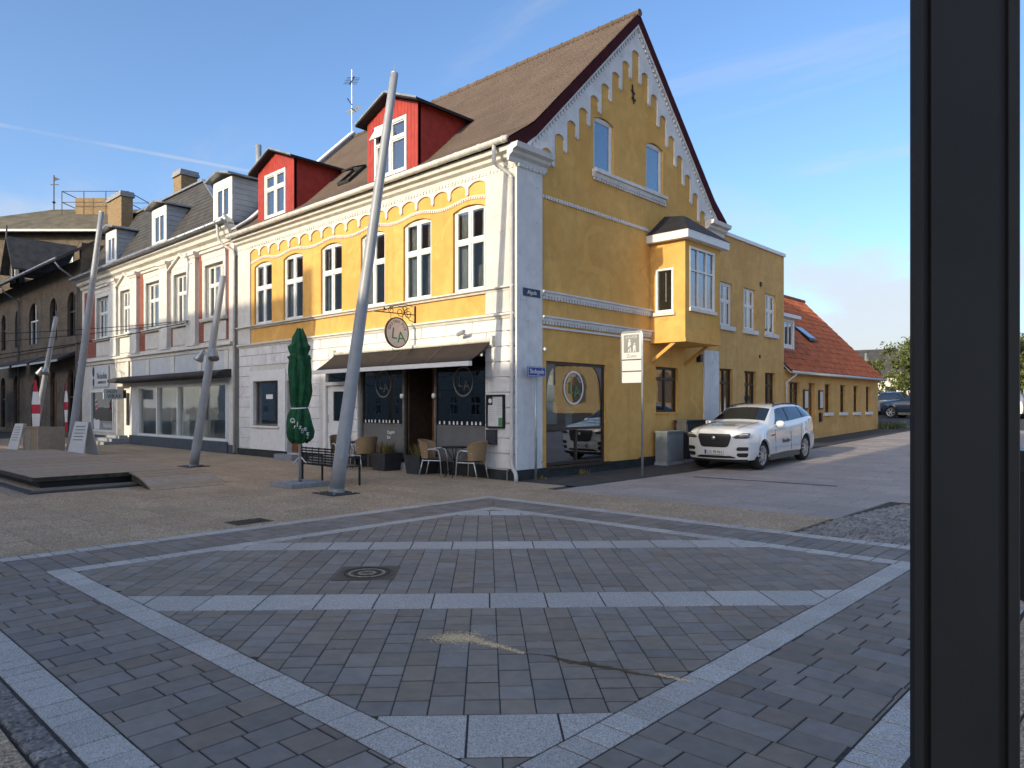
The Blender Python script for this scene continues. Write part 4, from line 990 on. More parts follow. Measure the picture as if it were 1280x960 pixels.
MB().box(WX0+.3, WX1-.31, 3.6, 3.7, 0, WE).build('partition', 'room', Wh); MB().box(WX0+.31, WX1-.32, .33, 3.59, 3.6, 3.7).build('floor', 'interiorwhite', Wh); MB().box(WX0+.31, WX1-.32, .33, 3.59, .12, .16).build('floor', 'interiorwhite', Wh)
MB().box(-23.5, -23.4, .33, 3.59, .17, 3.59).build('partition', 'interiorwhite', Wh)
MB().box(-23.39, -13.95, 3.4, 3.58, .17, 3.59).build('partition', 'interiorwhite', Wh)
MB(FW0).box(WX0, WX1, .001, .10, 0, .30).build('plinth', 'bluegrey', Wh)
# brick panels between the white frames
for a, b in ((-29.9, -28.2), (-25.15, -25.02), (-22.5, -21.85), (-20.05, -19.9), (-19.12, -18.95), (-16.5, -15.98), (-14.25, -13.8), (-25.95, -25.86)):
    MB(FW0).box(a, b, .001, .022, 4.1, 7.42).build('brick_panel', 'brick_r', Wh)
MB(FW0).box(-25.1, -13.8, .001, .02, 7.12, 7.52).build('brick_panel', 'brick_r', Wh)
for a in (-25.8, -23.28, -19.98, -17.32):
    p = MB(FW0).box(a, a+.78, .001, .16, 4.1, 7.35).build('pilaster', 'cream', Wh)
    MB(FW0).extr([(0, 7.351), (.18, 7.351), (.22, 7.45), (.26, 7.46), (.26, 7.58), (0, 7.58)], a-.06, a+.84).build('capital', 'cream', p)
    MB(FW0).box(a-.03, a+.81, .001, .20, 4.0, 4.098).build('pilaster_base', 'cream', p)
MB(FW0).box(-13.95, WX1, .001, .06, .31, 7.5).build('pilaster', 'cream', Wh)
for i, (a, b) in enumerate(ww):
    w_ = window(Wh, FW0, a, b, wz0, wz1, -.08, .07, (.32, .68), (.62,), .05, curtain=(.2, .25, .12, 0, .1)[i])
    MB(FW0).wall(a-.2, b+.2, wz0-.02, wz1+.2, .023, .09, [(a-.005, b+.005, wz0-.005, wz1+.005)]).build('architrave', 'cream', w_)
    if i in (1, 3):
        c = (a+b)/2; MB(FW0).prism([(a-.32, wz1+.21), (b+.32, wz1+.21), (c, wz1+.66)], .024, .10).build('pediment', 'cream', w_)
        m = MB(FW0); m.prism([(a-.42, wz1+.21), (a-.30, wz1+.21), (c, wz1+.67), (c, wz1+.78)], .024, .20); m.prism([(b+.42, wz1+.21), (b+.30, wz1+.21), (c, wz1+.67), (c, wz1+.78)], .024, .199); m.build('pediment_moulding', 'cream', w_)
    else: MB(FW0).extr([(0.024, wz1+.21), (.10, wz1+.21), (.12, wz1+.42), (.2, wz1+.44), (.2, wz1+.5), (.024, wz1+.5)], a-.22, b+.22).build('window_hood', 'cream', w_)
    MB(FW0).extr([(0.001, wz0-.14), (.16, wz0-.14), (.2, wz0-.06), (.2, wz0-.03), (.001, wz0-.022)], a-.26, b+.26).build('sill', 'cream', w_)
    MB(FW0).box(a-.15, b+.15, .001, .05, 4.12, wz0-.16).build('apron', 'white', w_)
MB(FW0).extr([(0, 3.72), (.07, 3.72), (.09, 3.84), (.2, 3.88), (.2, 3.97), (.06, 4.0), (0, 4.0)], WX0, WX1).build('string_course', 'cream', Wh)
MB(FW0).extr([(0, 7.6), (.06, 7.6), (.10, 7.72), (.24, 7.8), (.28, 7.92), (.40, 7.98), (.42, 8.12), (-.3, 8.12), (-.3, 7.771), (0, 7.771)], WX0, WX1).build('cornice', 'cream', Wh)
for a in (-24.0, -21.6, -19.0, -16.5, -14.3): MB(FW0).box(a, a+.32, .052, .08, 3.03, 3.7).build('pilaster', 'cream', Wh)
# roof with hip on the right
m = MB(); ry, rzz = 2.0, 11.6; hipx = -20.5; e0, ez = -.14, 8.125
m.add([(WX0, e0, ez), (WX1, e0, ez), (hipx, ry, rzz), (WX0, ry, rzz), (WX0, 8, 8.2), (WX1, 8, 8.2)], [(0, 1, 2, 3), (1, 5, 2), (3, 2, 5, 4)])
wr = m.build('roof', 'slate', Wh, fix=False)
m = MB()
for j in range(1, 16):
    t = j/16; xa, xb = WX0, WX1+(hipx-WX1)*t; m.bar((xa, e0+(ry-e0)*t, ez+(rzz-ez)*t+.012), (xb, e0+(ry-e0)*t, ez+(rzz-ez)*t+.012), .02, .02)
m.build('slate_course', 'slate', wr)
m = MB(); m.bar((WX0, ry, rzz+.02), (hipx, ry, rzz+.02), .25, .08); m.bar((hipx, ry, rzz+.02), (WX1, e0, ez+.04), .2, .07); m.build('ridge', 'zinc', wr)
m = MB(); m.tube([(WX0, -.52, 8.10), (WX1+.1, -.52, 8.16)], .08, 10); gt = m.build('gutter', 'zinc', Wh, smooth=True)
for i in range(20): u = WX0+.5+i*.84; MB().tube([(u, -.52, 8.103+.06*i/20), (u+.06, -.52, 8.105+.06*i/20)], .09, 8).build('gutter_joint', 'zinc', gt)
MB().tube([(-13.9, -.5, 8.1), (-13.9, -.45, 7.6), (-13.85, -.3, 7.4), (-13.45, -.12, 7.15), (-13.42, -.1, 7.0), (-13.42, -.1, .05)], .05, 8).build('downpipe', 'pipe', Wh, smooth=True)
MB().tube([(-25.0, -.14, 4.9), (-24.98, -.14, 3.4), (-24.3, -.14, 3.2), (-24.2, -.14, 2.7)], .025, 6).build('downpipe', 'pipe', Wh, smooth=True)
def gdorm(u0, u1, zt, dark):
    yf = .1; zb = 8.2; T = FSo(yf)
    D = MB(T).wall(u0, u1, zb, zt, -.1, 0, [(u0+.25, u1-.25, 8.6, zt-.28)]).build('dormer', 'frame', Wh)
    window_ = MB(T).wall(u0+.25, u1-.25, 8.6, zt-.28, -.08, -.02, [(u0+.32, (u0+u1)/2-.05, 8.67, zt-.36), ((u0+u1)/2+.05, u1-.32, 8.67, zt-.36)]).build('window_frame', 'frame', D)
    for a, b in ((u0+.32, (u0+u1)/2-.05), ((u0+u1)/2+.05, u1-.32)): MB(T).box(a, b, -.06, -.05, 8.67, zt-.36).build('pane', 'glass_side', D)
    MB().box(u0+.1, u1-.1, .6, .65, 8.5, zt-.1).build('room_back', 'room', D)
    yb = 2.4
    for x0, x1, off in ((u0, u0+.06, 0), (u1-.06, u1, .012)):
        m = MB(); nb = 9
        for k in range(nb):                                    # lapped siding boards
            za, zb2 = zb+(zt-zb)*k/nb, zb+(zt-zb)*(k+1)/nb-.006
            yend = yb+.2
            sgn = 1 if x0 == u0 else -1
            m.add([(x0-.012*(sgn > 0), yf+.003, za), (x1+.012*(sgn < 0), yf+.003, za), (x1+.0, yf+.003, zb2), (x0+.0, yf+.003, zb2), (x0-.012*(sgn > 0), yend, za), (x1+.012*(sgn < 0), yend, za), (x1, yend, zb2), (x0, yend, zb2)], [(0,1,2,3),(7,6,5,4),(0,4,5,1),(1,5,6,2),(2,6,7,3),(3,7,4,0)])
        m.build('cheek', 'siding', D)
    m = MB(); um = (u0+u1)/2; P = [(u0-.2, yf-.25, zt+.002), (um, yf-.25, zt+.22), (u1+.2, yf-.25, zt+.002), (u1+.2, yb+.3, zt+.002), (um, yb+.3, zt+.35), (u0-.2, yb+.3, zt+.002)]
    m.add(P+[(x, y, z+.07) for x, y, z in P], [(0,1,4,5),(1,2,3,4),(6,11,10,7),(7,10,9,8),(0,6,7,1),(1,7,8,2),(2,8,9,3),(3,9,10,4),(4,10,11,5),(5,11,6,0)])
    m.build('dormer_roof', 'zinc', D)
gdorm(-15.5, -14.0, 9.98, 0); gdorm(-21.38, -19.84, 10.06, 0); gdorm(-27.1, -25.65, 10.03, 0)
def chimney(parent, x0, x1, y0, y1, z0, z1):
    c = MB().box(x0, x1, y0, y1, z0, z1).build('chimney', 'brick_y', parent); MB().box(x0-.08, x1+.08, y0-.08, y1+.08, z1+.002, z1+.12).build('chimney_cap', 'concrete', c); MB().box(x0-.03, x1+.03, y0-.03, y1+.03, z0+.6, z0+.68).build('chimney_band', 'brick_y', c)
    MB().box(x0-.05, x1+.05, y0-.05, y1+.05, z1+.122, z1+.26).build('chimney_cap', 'concrete', c)
chimney(Wh, -23.85, -23.0, 2.0, 2.75, 11.0, 12.45); chimney(Wh, -30.25, -28.3, 1.2, 1.75, 9.8, 12.35)
MB().tube([(-14.55, 1.4, 9.6), (-14.55, 1.4, 11.55)], .11, 10).build('flue', 'galv', Wh, smooth=True)
# art shop front
sf = MB(FW0); us = [-22.7, -20.6, -18.5, -16.38, -14.2]
sf.wall(-22.7, -14.2, .42, 2.56, -.14, .03, [(a+(.09 if i == 0 else .05), b-(.09 if i == 3 else .05), .5, 2.46) for i, (a, b) in enumerate(zip(us, us[1:]))])
s1 = sf.build('shop_front', 'frame', Wh)
for i, (a, b) in enumerate(zip(us, us[1:])): MB(FW0).box(a+.03, b-.03, -.08, -.07, .46, 2.5).build('pane', 'glass_clear', s1)
MB(FW0).wall(-23.35, -13.96, .31, 3.7, .001, .05, [(-22.7, -14.2, .42, 2.56)]).build('shop_surround', 'greyshop', Wh)
MB(FW0).box(-23.4, -13.95, .1, .14, .0, .41).build('plinth', 'bluegrey', Wh)
# things in the shop window (parts of the shop interior)
MB().box(-22.3, -21.9, 1.3, 1.34, 1.0, 1.6).build('picture', 'leaf', s1); MB().box(-21.6, -21.2, 1.3, 1.34, 1.5, 2.1).build('picture', 'slate', s1); MB().box(-22.5, -21.0, 1.36, 1.4, .17, 2.4).build('display_board', 'interiorwhite', s1)
MB().grid(lambda s_, t_: (-18.1+.75*s_, .55+.06*math.sin(s_*25), .25+2.25*t_), 24, 1).build('drape', 'olive', s1, smooth=True)
MB().box(-19.9, -19.5, .9, 1.2, .17, 1.35).build('display_plinth', 'interiorwhite', s1); MB().box(-19.35, -18.9, 1.4, 1.7, .17, 1.1).build('display_plinth', 'interiorwhite', s1)
MB().box(-15.6, -14.6, 1.0, 1.5, .17, .22).build('shelf', 'interiorwhite', s1); MB().box(-15.6, -14.6, 1.0, 1.5, .75, .8).build('shelf', 'interiorwhite', s1); MB().box(-15.6, -14.6, 1.0, 1.5, 1.3, 1.35).build('shelf', 'interiorwhite', s1)
for u in (-15.62, -14.6): MB().box(u, u+.04, 1.0, 1.5, .17, 1.35).build('shelf_side', 'interiorwhite', s1)
MB().box(-20.1, -19.6, 2.2, 2.25, 1.4, 2.1).build('picture', 'sand', s1); MB().box(-17.0, -16.5, 1.8, 1.85, .8, 2.1).build('picture', 'slate', s1)
# barber shop window, steps, shop door
b1 = MB(FW0).wall(-28.95, -25.75, .45, 2.46, -.12, .04, [(-28.86, -25.84, .54, 2.37)]).build('shop_window', 'frame', Wh)
MB(FW0).box(-28.9, -25.8, -.06, -.05, .5, 2.4).build('pane', 'glass_dark', b1)
MB(FW0).box(-28.86, -25.84, -.048, -.044, .54, .98).build('window_film', 'signgrey', b1)
text('Nobohin', .34, 'whiteprint', b1, (-26.75, .062, .76), RS, sx=.9)
for i in range(6):
    z = 1.4+.11*i; MB(FW0).prism([(-28.45, z), (-28.2, z+.07), (-28.2, z+.12), (-28.45, z+.05)], -.047, -.043).build('pole_stripe', 'whiteprint' if i % 2 else 'redprint', b1)
m = MB(FW0)
m.prism([(-28.6, .56), (-27.9, .56), (-27.8, .95), (-28.0, 1.05), (-28.35, 1.0), (-28.65, 1.1), (-28.75, .95)], -.043, -.040); m.build('window_motif', 'whiteprint', b1)
s_ = MB(FW0).box(-28.8, -26.3, .02, .06, 2.62, 3.62).build('sign_panel', 'greyshop', Wh)
text('Nobohin', .46, 'ink', s_, (-27.2, -.045, 3.15), RS, sx=.85); text('BARBERSHOP', .19, 'ink', s_, (-27.2, -.045, 2.84), RS, sx=1.0)
for zc_, r_ in ((3.38, .20), (2.86, .16)): MB(FW0).prism([(-28.4+r_*.8*math.cos(a), zc_+r_*1.3*math.sin(a)) for a in [2*math.pi*i/14 for i in range(14)]], .061, .066).build('sign_motif', 'ink', s_)
d = MB(FW0).wall(-25.28, -23.77, .25, 2.58, -.35, -.28, [(-25.0, -24.05, .8, 2.3)]).build('door', 'frame', Wh); MB(FW0).box(-25.0, -24.05, -.33, -.32, .8, 2.3).build('pane', 'glass_dark', d)
for k in range(3): MB(FW0).box(-25.9+.2*k, -23.45-.12*k, .102, 1.15-.35*k, .0+.125*k+.001*k, .125+.125*k).build('step', 'concrete', Wh)

# canopy of the art shop
cn = thing('shop_canopy', 'dark rolled canopy over the art shop windows', 'awning', (-18.9, 0, 2.9))
m = MB(FW0); m.extr([(.051, 3.02), (.35, 2.98), (.62, 2.86), (.64, 2.78), (.5, 2.74), (.051, 2.72)], -24.6, -13.75); m.build('canopy_fabric', 'canvas_d', cn)
MB().tube([(-24.62, -.55, 2.82), (-13.72, -.55, 2.82)], .085, 10).build('roller', 'canvas_d', cn, smooth=True)
# projecting shop sign
ps = thing('projecting_sign', 'white projecting sign reading Salon Virak beside the shop canopy', 'sign', (-24.1, 0, 2.2))
MB(FGo(-24.1)).box(-.95, -.15, -.04, .04, 2.0, 2.46).build('panel', 'greyshop', ps)
text('SALON', .17, 'ink', ps, (-24.055, -.62, 2.34), RG, sx=.8); text('VIRAK', .25, 'ink', ps, (-24.055, -.5, 2.13), RG, sx=.9)
MB().box(-24.13, -24.07, -.149, -.01, 2.05, 2.42).build('bracket', 'blackmetal', ps)

# ================================================================== DARK BRICK BUILDING
K = thing('brick_building', 'sooty dark brick building with overhanging eaves and arched windows', 'building', (-40, 0, 0))
KX0, KX1 = -56, -30.36
def archwin(T, u0, u1, z0, z1, parent, dark=True, mat='darkframe'):
    c = (u0+u1)/2; r_ = (u1-u0)/2
    pts = [(u0, z0), (u1, z0)]+[(c+r_*math.cos(math.pi*i/10), z1-r_+r_*math.sin(math.pi*i/10)) for i in range(11)]
    w = MB(T).prism(pts, -.22, -.18).build('window', 'glass_dark' if dark else 'wood', parent)
    m = MB(T)
    for i in range(10):
        a0, a1 = math.pi*i/10, math.pi*(i+1)/10
        m.prism([(c+r_*math.cos(a0), z1-r_+r_*math.sin(a0)), (c+r_*math.cos(a1), z1-r_+r_*math.sin(a1)), (c+r_*math.cos(a1)*1.0, z1+.002), (c+r_*math.cos(a0), z1+.002)], -.3, -.003)
    m.build('arch_spandrel', 'brick_d', w)
    m = MB(T); m.box(u0, u0+.07, -.178, -.12, z0, z1-r_); m.box(u1-.07, u1, -.178, -.12, z0, z1-r_); m.box(c-.04, c+.04, -.177, -.12, z0, z1-.05); m.box(u0, u1, -.176, -.118, z0+(z1-z0)*.55, z0+(z1-z0)*.55+.08); m.build('frame', mat, w)
    return w
kw = [(-32.75, -31.3, 5.4, 7.75), (-35.95, -34.6, 5.4, 7.75), (-40.25, -38.25, 5.4, 7.85), (-43.5, -42.2, 5.4, 7.75), (-47.0, -45.8, 5.4, 7.75)]
kg = [(-32.75, -31.4, .3, 3.65), (-35.85, -34.7, .15, 3.65), (-39.2, -37.8, .3, 3.65), (-43.9, -42.5, .15, 3.65), (-47.2, -45.9, .3, 3.6)]
MB(FS).wall(KX0, KX1, 0, 9.3, -.35, -.003, kw+kg).build('wall', 'brick_d', K)
for i, q in enumerate(kw): archwin(FS, *q, K, mat='frame' if i == 2 else 'darkframe')
for i, q in enumerate(kg): archwin(FS, *q, K, dark=(i % 2 == 0))
MB().box(KX0, KX1-.01, .36, .5, .0, 9.3).build('dark_lining', 'roomdark', K)
MB(FS).extr([(-.003, 4.9), (.05, 4.9), (.05, 5.02), (-.003, 5.02)], KX0, KX1).build('string_course', 'brick_d', K)
m = MB(); m.add([(KX0, -1.1, 9.0), (KX1+.02, -1.1, 9.0), (KX1+.02, 2.9, 11.7), (KX0, 2.9, 11.7), (KX0, -1.1, 9.16), (KX1+.02, -1.1, 9.16), (KX1+.02, 2.9, 11.86), (KX0, 2.9, 11.86)], [(3,2,1,0),(4,5,6,7),(0,1,5,4),(1,2,6,5),(2,3,7,6),(3,0,4,7)])
kr = m.build('roof', 'slate', K)
MB().tube([(KX0, -1.16, 9.06), (KX1, -1.16, 9.1)], .09, 8).build('gutter', 'zinc', K, smooth=True)
for u in (-30.7, -42): MB().tube([(u, -1.1, 9.0), (u, -.9, 8.7), (u, -.14, 8.2), (u, -.14, .05)], .055, 8).build('downpipe', 'zinc', K, smooth=True)
MB().box(-30.7, -30.36, .0, 1.4, 9.31, 10.1).build('fire_wall', 'brick_d', K)
# gabled wall dormer
dz = MB(FSo(-.3)).prism([(-43.4, 9.2), (-41.2, 9.2), (-41.2, 10.4), (-42.3, 12.0), (-43.4, 10.4)], -.3, 0).build('dormer', 'slate', K)
MB(FSo(-.3)).box(-42.7, -41.9, .001, .05, 9.35, 10.5).build('window_frame', 'frame', dz); MB(FSo(-.3)).box(-42.6, -42.0, .051, .06, 9.45, 10.4).build('pane', 'glass_dark', dz)
m = MB()
for sgn in (-1, 1):
    ue = -42.3+sgn*1.5; P = [(-42.3, -.75, 12.15), (ue, -.75, 10.0), (ue, 2.0, 10.0), (-42.3, 3.2, 12.15)]
    m.add(P+[(x, y, z+.1) for x, y, z in P], [(0,1,2,3),(7,6,5,4),(0,4,5,1),(1,5,6,2),(2,6,7,3),(3,7,4,0)])
m.build('dormer_roof', 'slate', dz); MB().tube([(-42.3, -.7, 12.1), (-42.3, -.7, 12.9)], .05, 6).build('finial', 'blackmetal', dz)
# its ground floor awning
for a, b in ((-36.3, -31.2), (-40.2, -36.9), (-45.2, -40.8)):
    t = thing('shop_awning', {-36.3: 'dark awning on the brick building next to the barber shop', -40.2: 'shorter middle awning on the brick building under the white-framed arch', -45.2: 'wide far awning on the brick building near the gabled dormer'}[a], 'awning', ((a+b)/2, 0, 4.2), group='awnings on the brick building')
    MB(FS).extr([(.0, 4.55), (.05, 4.55), (.85, 4.15), (.85, 4.05), (.8, 4.05), (.0, 4.42)], a, b).build('canopy_fabric', 'canvas_d', t); MB(FS).box(a, b, .851, .90, 4.0, 4.1).build('front_bar', 'galv', t)
# hipped building behind with roof terrace rail
V = thing('hip_roofed_building', 'brick building with broad mossy hipped roof and railed lookout', 'building', (-52, 8, 0), local=True); V.rotation_euler = (0, 0, rad(43))
MB().box(-14, 9, -1, 9, 0, 15.25).build('wall', 'brick_d', V)
m = MB(); m.add([(-15, -2, 15.3), (10, -2, 15.3), (10, 10, 15.3), (-15, 10, 15.3), (-6.2, 3.2, 18.3), (3.2, 3.2, 18.3)], [(0, 1, 5, 4), (1, 2, 5), (2, 3, 4, 5), (3, 0, 4), (0, 3, 2, 1)]); m.build('roof', 'moss_slate', V)
MB().box(-15.05, 10.05, -2.06, -1.98, 15.2, 15.36).build('gutter', 'gutter', V)
for i in range(7): 
    w = MB().box(-12+i*3, -11+i*3, -1.06, -1.0, 12.3, 14.2).build('window', 'frame', V); MB().box(-11.9+i*3, -11.1+i*3, -1.07, -1.062, 12.4, 14.1).build('pane', 'glass_dark', w)
MB().box(-3.6, -.9, 1.9, 4.4, 17.5, 18.9).build('lookout', 'brick_y', V)
m = MB()
for x in (-4.4, -2.6, -.8, 1.0):
    for y in (1.4, 4.8): m.bar((x, y, 17.4), (x, y, 19.3), .05)
for y in (1.4, 4.8):
    for z in (18.4, 19.3): m.bar((-4.4, y, z), (1, y, z), .05)
for x in (-4.4, 1):
    for z in (18.4, 19.3): m.bar((x, 1.4, z), (x, 4.8, z), .05)
m.build('railing', 'iron', V)
m = MB(); m.bar((-6.2, 3.2, 18.2), (-6.2, 3.2, 21.2), .07); m.bar((-6.5, 3.2, 20.4), (-5.8, 3.2, 20.4), .05); m.prism([(-6.2, 20.7), (-5.7, 20.85), (-6.2, 21.1)], 3.18, 3.22); m.lathe([(0.001, -.15), (.15, 0), (.001, .15)], (-6.2, 3.2, 18.9), 8); m.build('weather_vane', 'iron', V)

# ================================================================== HOUSES ACROSS THE SQUARE (they throw the shade)
def opp(x0, x1, y1, eave, ridge, label, mat, chim=(), depth=8):
    t = thing('town_house', label, 'house', ((x0+x1)/2, y1, 0), group=None)
    Tn = lambda p: (p[0], y1+p[1], p[2])
    n = max(2, int((x1-x0)/2.6)); ws = []
    for k in range(n):
        c = x0+(x1-x0)*(k+.5)/n
        for z in ((.9, 2.6), (4.2, 6.0))+(((7.4, 9.0),) if eave > 9.6 else ()): ws.append((c-.55, c+.55, z[0], z[1]))
    MB(Tn).wall(x0, x1, 0, eave, -.3, 0, ws).build('wall', mat, t)
    MB().box(x0, x1, y1-depth, y1-.305, 0, eave-.01).build('rear_block', mat, t)
    m = MB(); ym = y1-depth/2
    m.add([(x0, y1+.3, eave), (x1, y1+.3, eave), (x1, ym, ridge), (x0, ym, ridge), (x1, y1-depth-.3, eave), (x0, y1-depth-.3, eave)], [(0, 1, 2, 3), (3, 2, 4, 5), (0, 3, 5), (1, 4, 2), (0, 5, 4, 1)]); m.build('roof', 'tile', t)
    for q in ws: window(t, Tn, *q, -.1, .07, (.5,), (.6,), .05, glass='glass_dark')
    for c in chim: cc = MB().box(c[0], c[1], ym-.4, ym+.4, ridge-.8, ridge+c[2]).build('chimney', 'brick_y', t)
    return t
tn = math.tan(rad(SUN_EL)); yr = -34.0
hz = lambda z, Y=0: z+(Y-yr)*tn
opp(3.15, 15.5, -30, 13.5, hz(0, 26), 'tall pale house across the square opposite the side street', 'pale')
opp(-8.9, 3.05, -30, 10.0, hz(2.62), 'lower brick house across the square facing the pub', 'brick_y')
opp(-23.9, -9.0, -30, 12.0, hz(5.22), 'brick town house across the pedestrian street facing the art shop', 'brick_r', chim=((-9.75, -9.02, .62),))
opp(-80, -25.9, -30, 16.0, hz(9.2), 'tall rendered house across the pedestrian street facing the barber', 'pale', depth=8)

# ================================================================== FAR RIGHT: buildings round the car park
F = thing('yellow_brick_building', 'yellow brick building with arched windows behind the car park', 'building', (12, 44, zg(44)), local=True); F.rotation_euler = (0, 0, rad(-4))
MB().box(-7, 22, 0, 10, 0, 4.7).build('wall', 'brick_y', F)
m = MB(); m.add([(-7.5, -.5, 4.7), (22.5, -.5, 4.7), (22.5, 10.5, 4.7), (-7.5, 10.5, 4.7), (-3, 5, 7.4), (18, 5, 7.4)], [(0, 1, 5, 4), (1, 2, 5), (2, 3, 4, 5), (3, 0, 4), (0, 3, 2, 1)]); m.build('roof', 'slate', F)
for i in range(9):
    c = -5+i*3; r_ = .7; pts = [(c-r_, 1.0), (c+r_, 1.0)]+[(c+r_*math.cos(math.pi*k/8), 3.0+r_*math.sin(math.pi*k/8)) for k in range(9)]
    MB(lambda p: (p[0], -p[1], p[2])).prism(pts, .0, .05).build('window', 'darkframe', F)
G2 = thing('pale_house', 'pale low house with grey roof beyond the parked cars', 'house', (-9, 66, zg(60)), local=True); G2.rotation_euler = (0, 0, rad(10))
MB().box(-14, 12, 0, 8, 0, 3.2).build('wall', 'pale', G2)
m = MB(); m.add([(-14.5, -.5, 3.2), (12.5, -.5, 3.2), (12.5, 8.5, 3.2), (-14.5, 8.5, 3.2), (-14.5, 4, 6.2), (12.5, 4, 6.2)], [(0, 1, 5, 4), (1, 2, 5), (2, 3, 4, 5), (3, 0, 4), (0, 3, 2, 1)]); m.build('roof', 'slate', G2)
for i in range(7): 
    w = MB().box(-12+i*3.4, -10.8+i*3.4, -.05, 0, 1, 2.3).build('window', 'frame', G2); MB().box(-11.9+i*3.4, -10.9+i*3.4, -.06, -.052, 1.1, 2.2).build('pane', 'glass_dark', w)
# ================================================================== CARS
def lerp_tab(tab, s):
    if s <= tab[0][0]: return tab[0][1]
    for (a, x), (b, y) in zip(tab, tab[1:]):
        if s <= b:
            t = (s-a)/(b-a); return x+(y-x)*t
    return tab[-1][1]
def smooth_tab(tab, s, h=.07): return (lerp_tab(tab, s-h)+2*lerp_tab(tab, s)+lerp_tab(tab, s+h))/4
ZT = [(0, 1.03), (.06, 1.09), (.3, 1.14), (.8, 1.19), (1.25, 1.22), (1.38, 1.25), (2.05, 1.59), (2.4, 1.65), (3.0, 1.67), (3.7, 1.645), (4.28, 1.58), (4.42, 1.52), (4.62, 1.20), (4.71, 1.08), (4.73, .98)]
BL = [(0, .97), (.3, 1.05), (.8, 1.09), (1.3, 1.11), (2.0, 1.12), (3.0, 1.16), (4.0, 1.23), (4.45, 1.22), (4.62, 1.1), (4.73, .92)]
HW = [(0, .83), (.15, .90), (.5, .95), (1.0, .965), (2.4, .95), (3.4, .97), (4.0, .965), (4.4, .92), (4.6, .87), (4.73, .80)]
WR = [(0, .66), (.3, .70), (1.2, .74), (1.42, .78), (2.15, .635), (3.0, .64), (3.8, .63), (4.4, .59), (4.6, .68), (4.73, .66)]
NX = 2.305
def bow(y): return .26*(min(abs(y), 1)/.92)**2.6
def leanz(z): return .05*max(0, .55-z)/.25+max(0, z-.92)*.35
def fall(s): return max(0., 1-s/1.1)**1.3
def ringpts(s):
    w = smooth_tab(HW, s); zt = smooth_tab(ZT, s, .05); b = min(smooth_tab(BL, s), zt-.03); wr = smooth_tab(WR, s); zb = .28
    for sw in (.87, 3.74):
        d = abs(s-sw)
        if d < .415: zb = max(zb, .365+math.sqrt(.415**2-d*d))
    P = [(w*.93, zb), (w*.985, max(.38, zb+.008)), (w, max(.60, zb+.02)), (w*.985, max(.80, zb+.035)), (w*.962, max(b-.06, .83)), (w*.93, max(b, .85))]
    y0, z0 = P[-1]; y1, z1 = wr, zt-.045
    P += [(y0+(y1-y0)*.33+.012, z0+(z1-z0)*.33), (y0+(y1-y0)*.67+.014, z0+(z1-z0)*.67), (y1, z1), (wr*.8, zt-.016), (wr*.42, zt-.004), (0, zt)]
    return P
def bodyx(s, y, z): return NX-s-(bow(y)+leanz(z))*fall(s)
def side_pt(s, t, off=.006):
    P = ringpts(s); a, b = 5, 8; k = t*(b-a); i = min(int(k), b-a-1); f = k-i
    y = P[a+i][0]+(P[a+i+1][0]-P[a+i][0])*f; z = P[a+i][1]+(P[a+i+1][1]-P[a+i][1])*f
    return s, y+off, z+off*.3
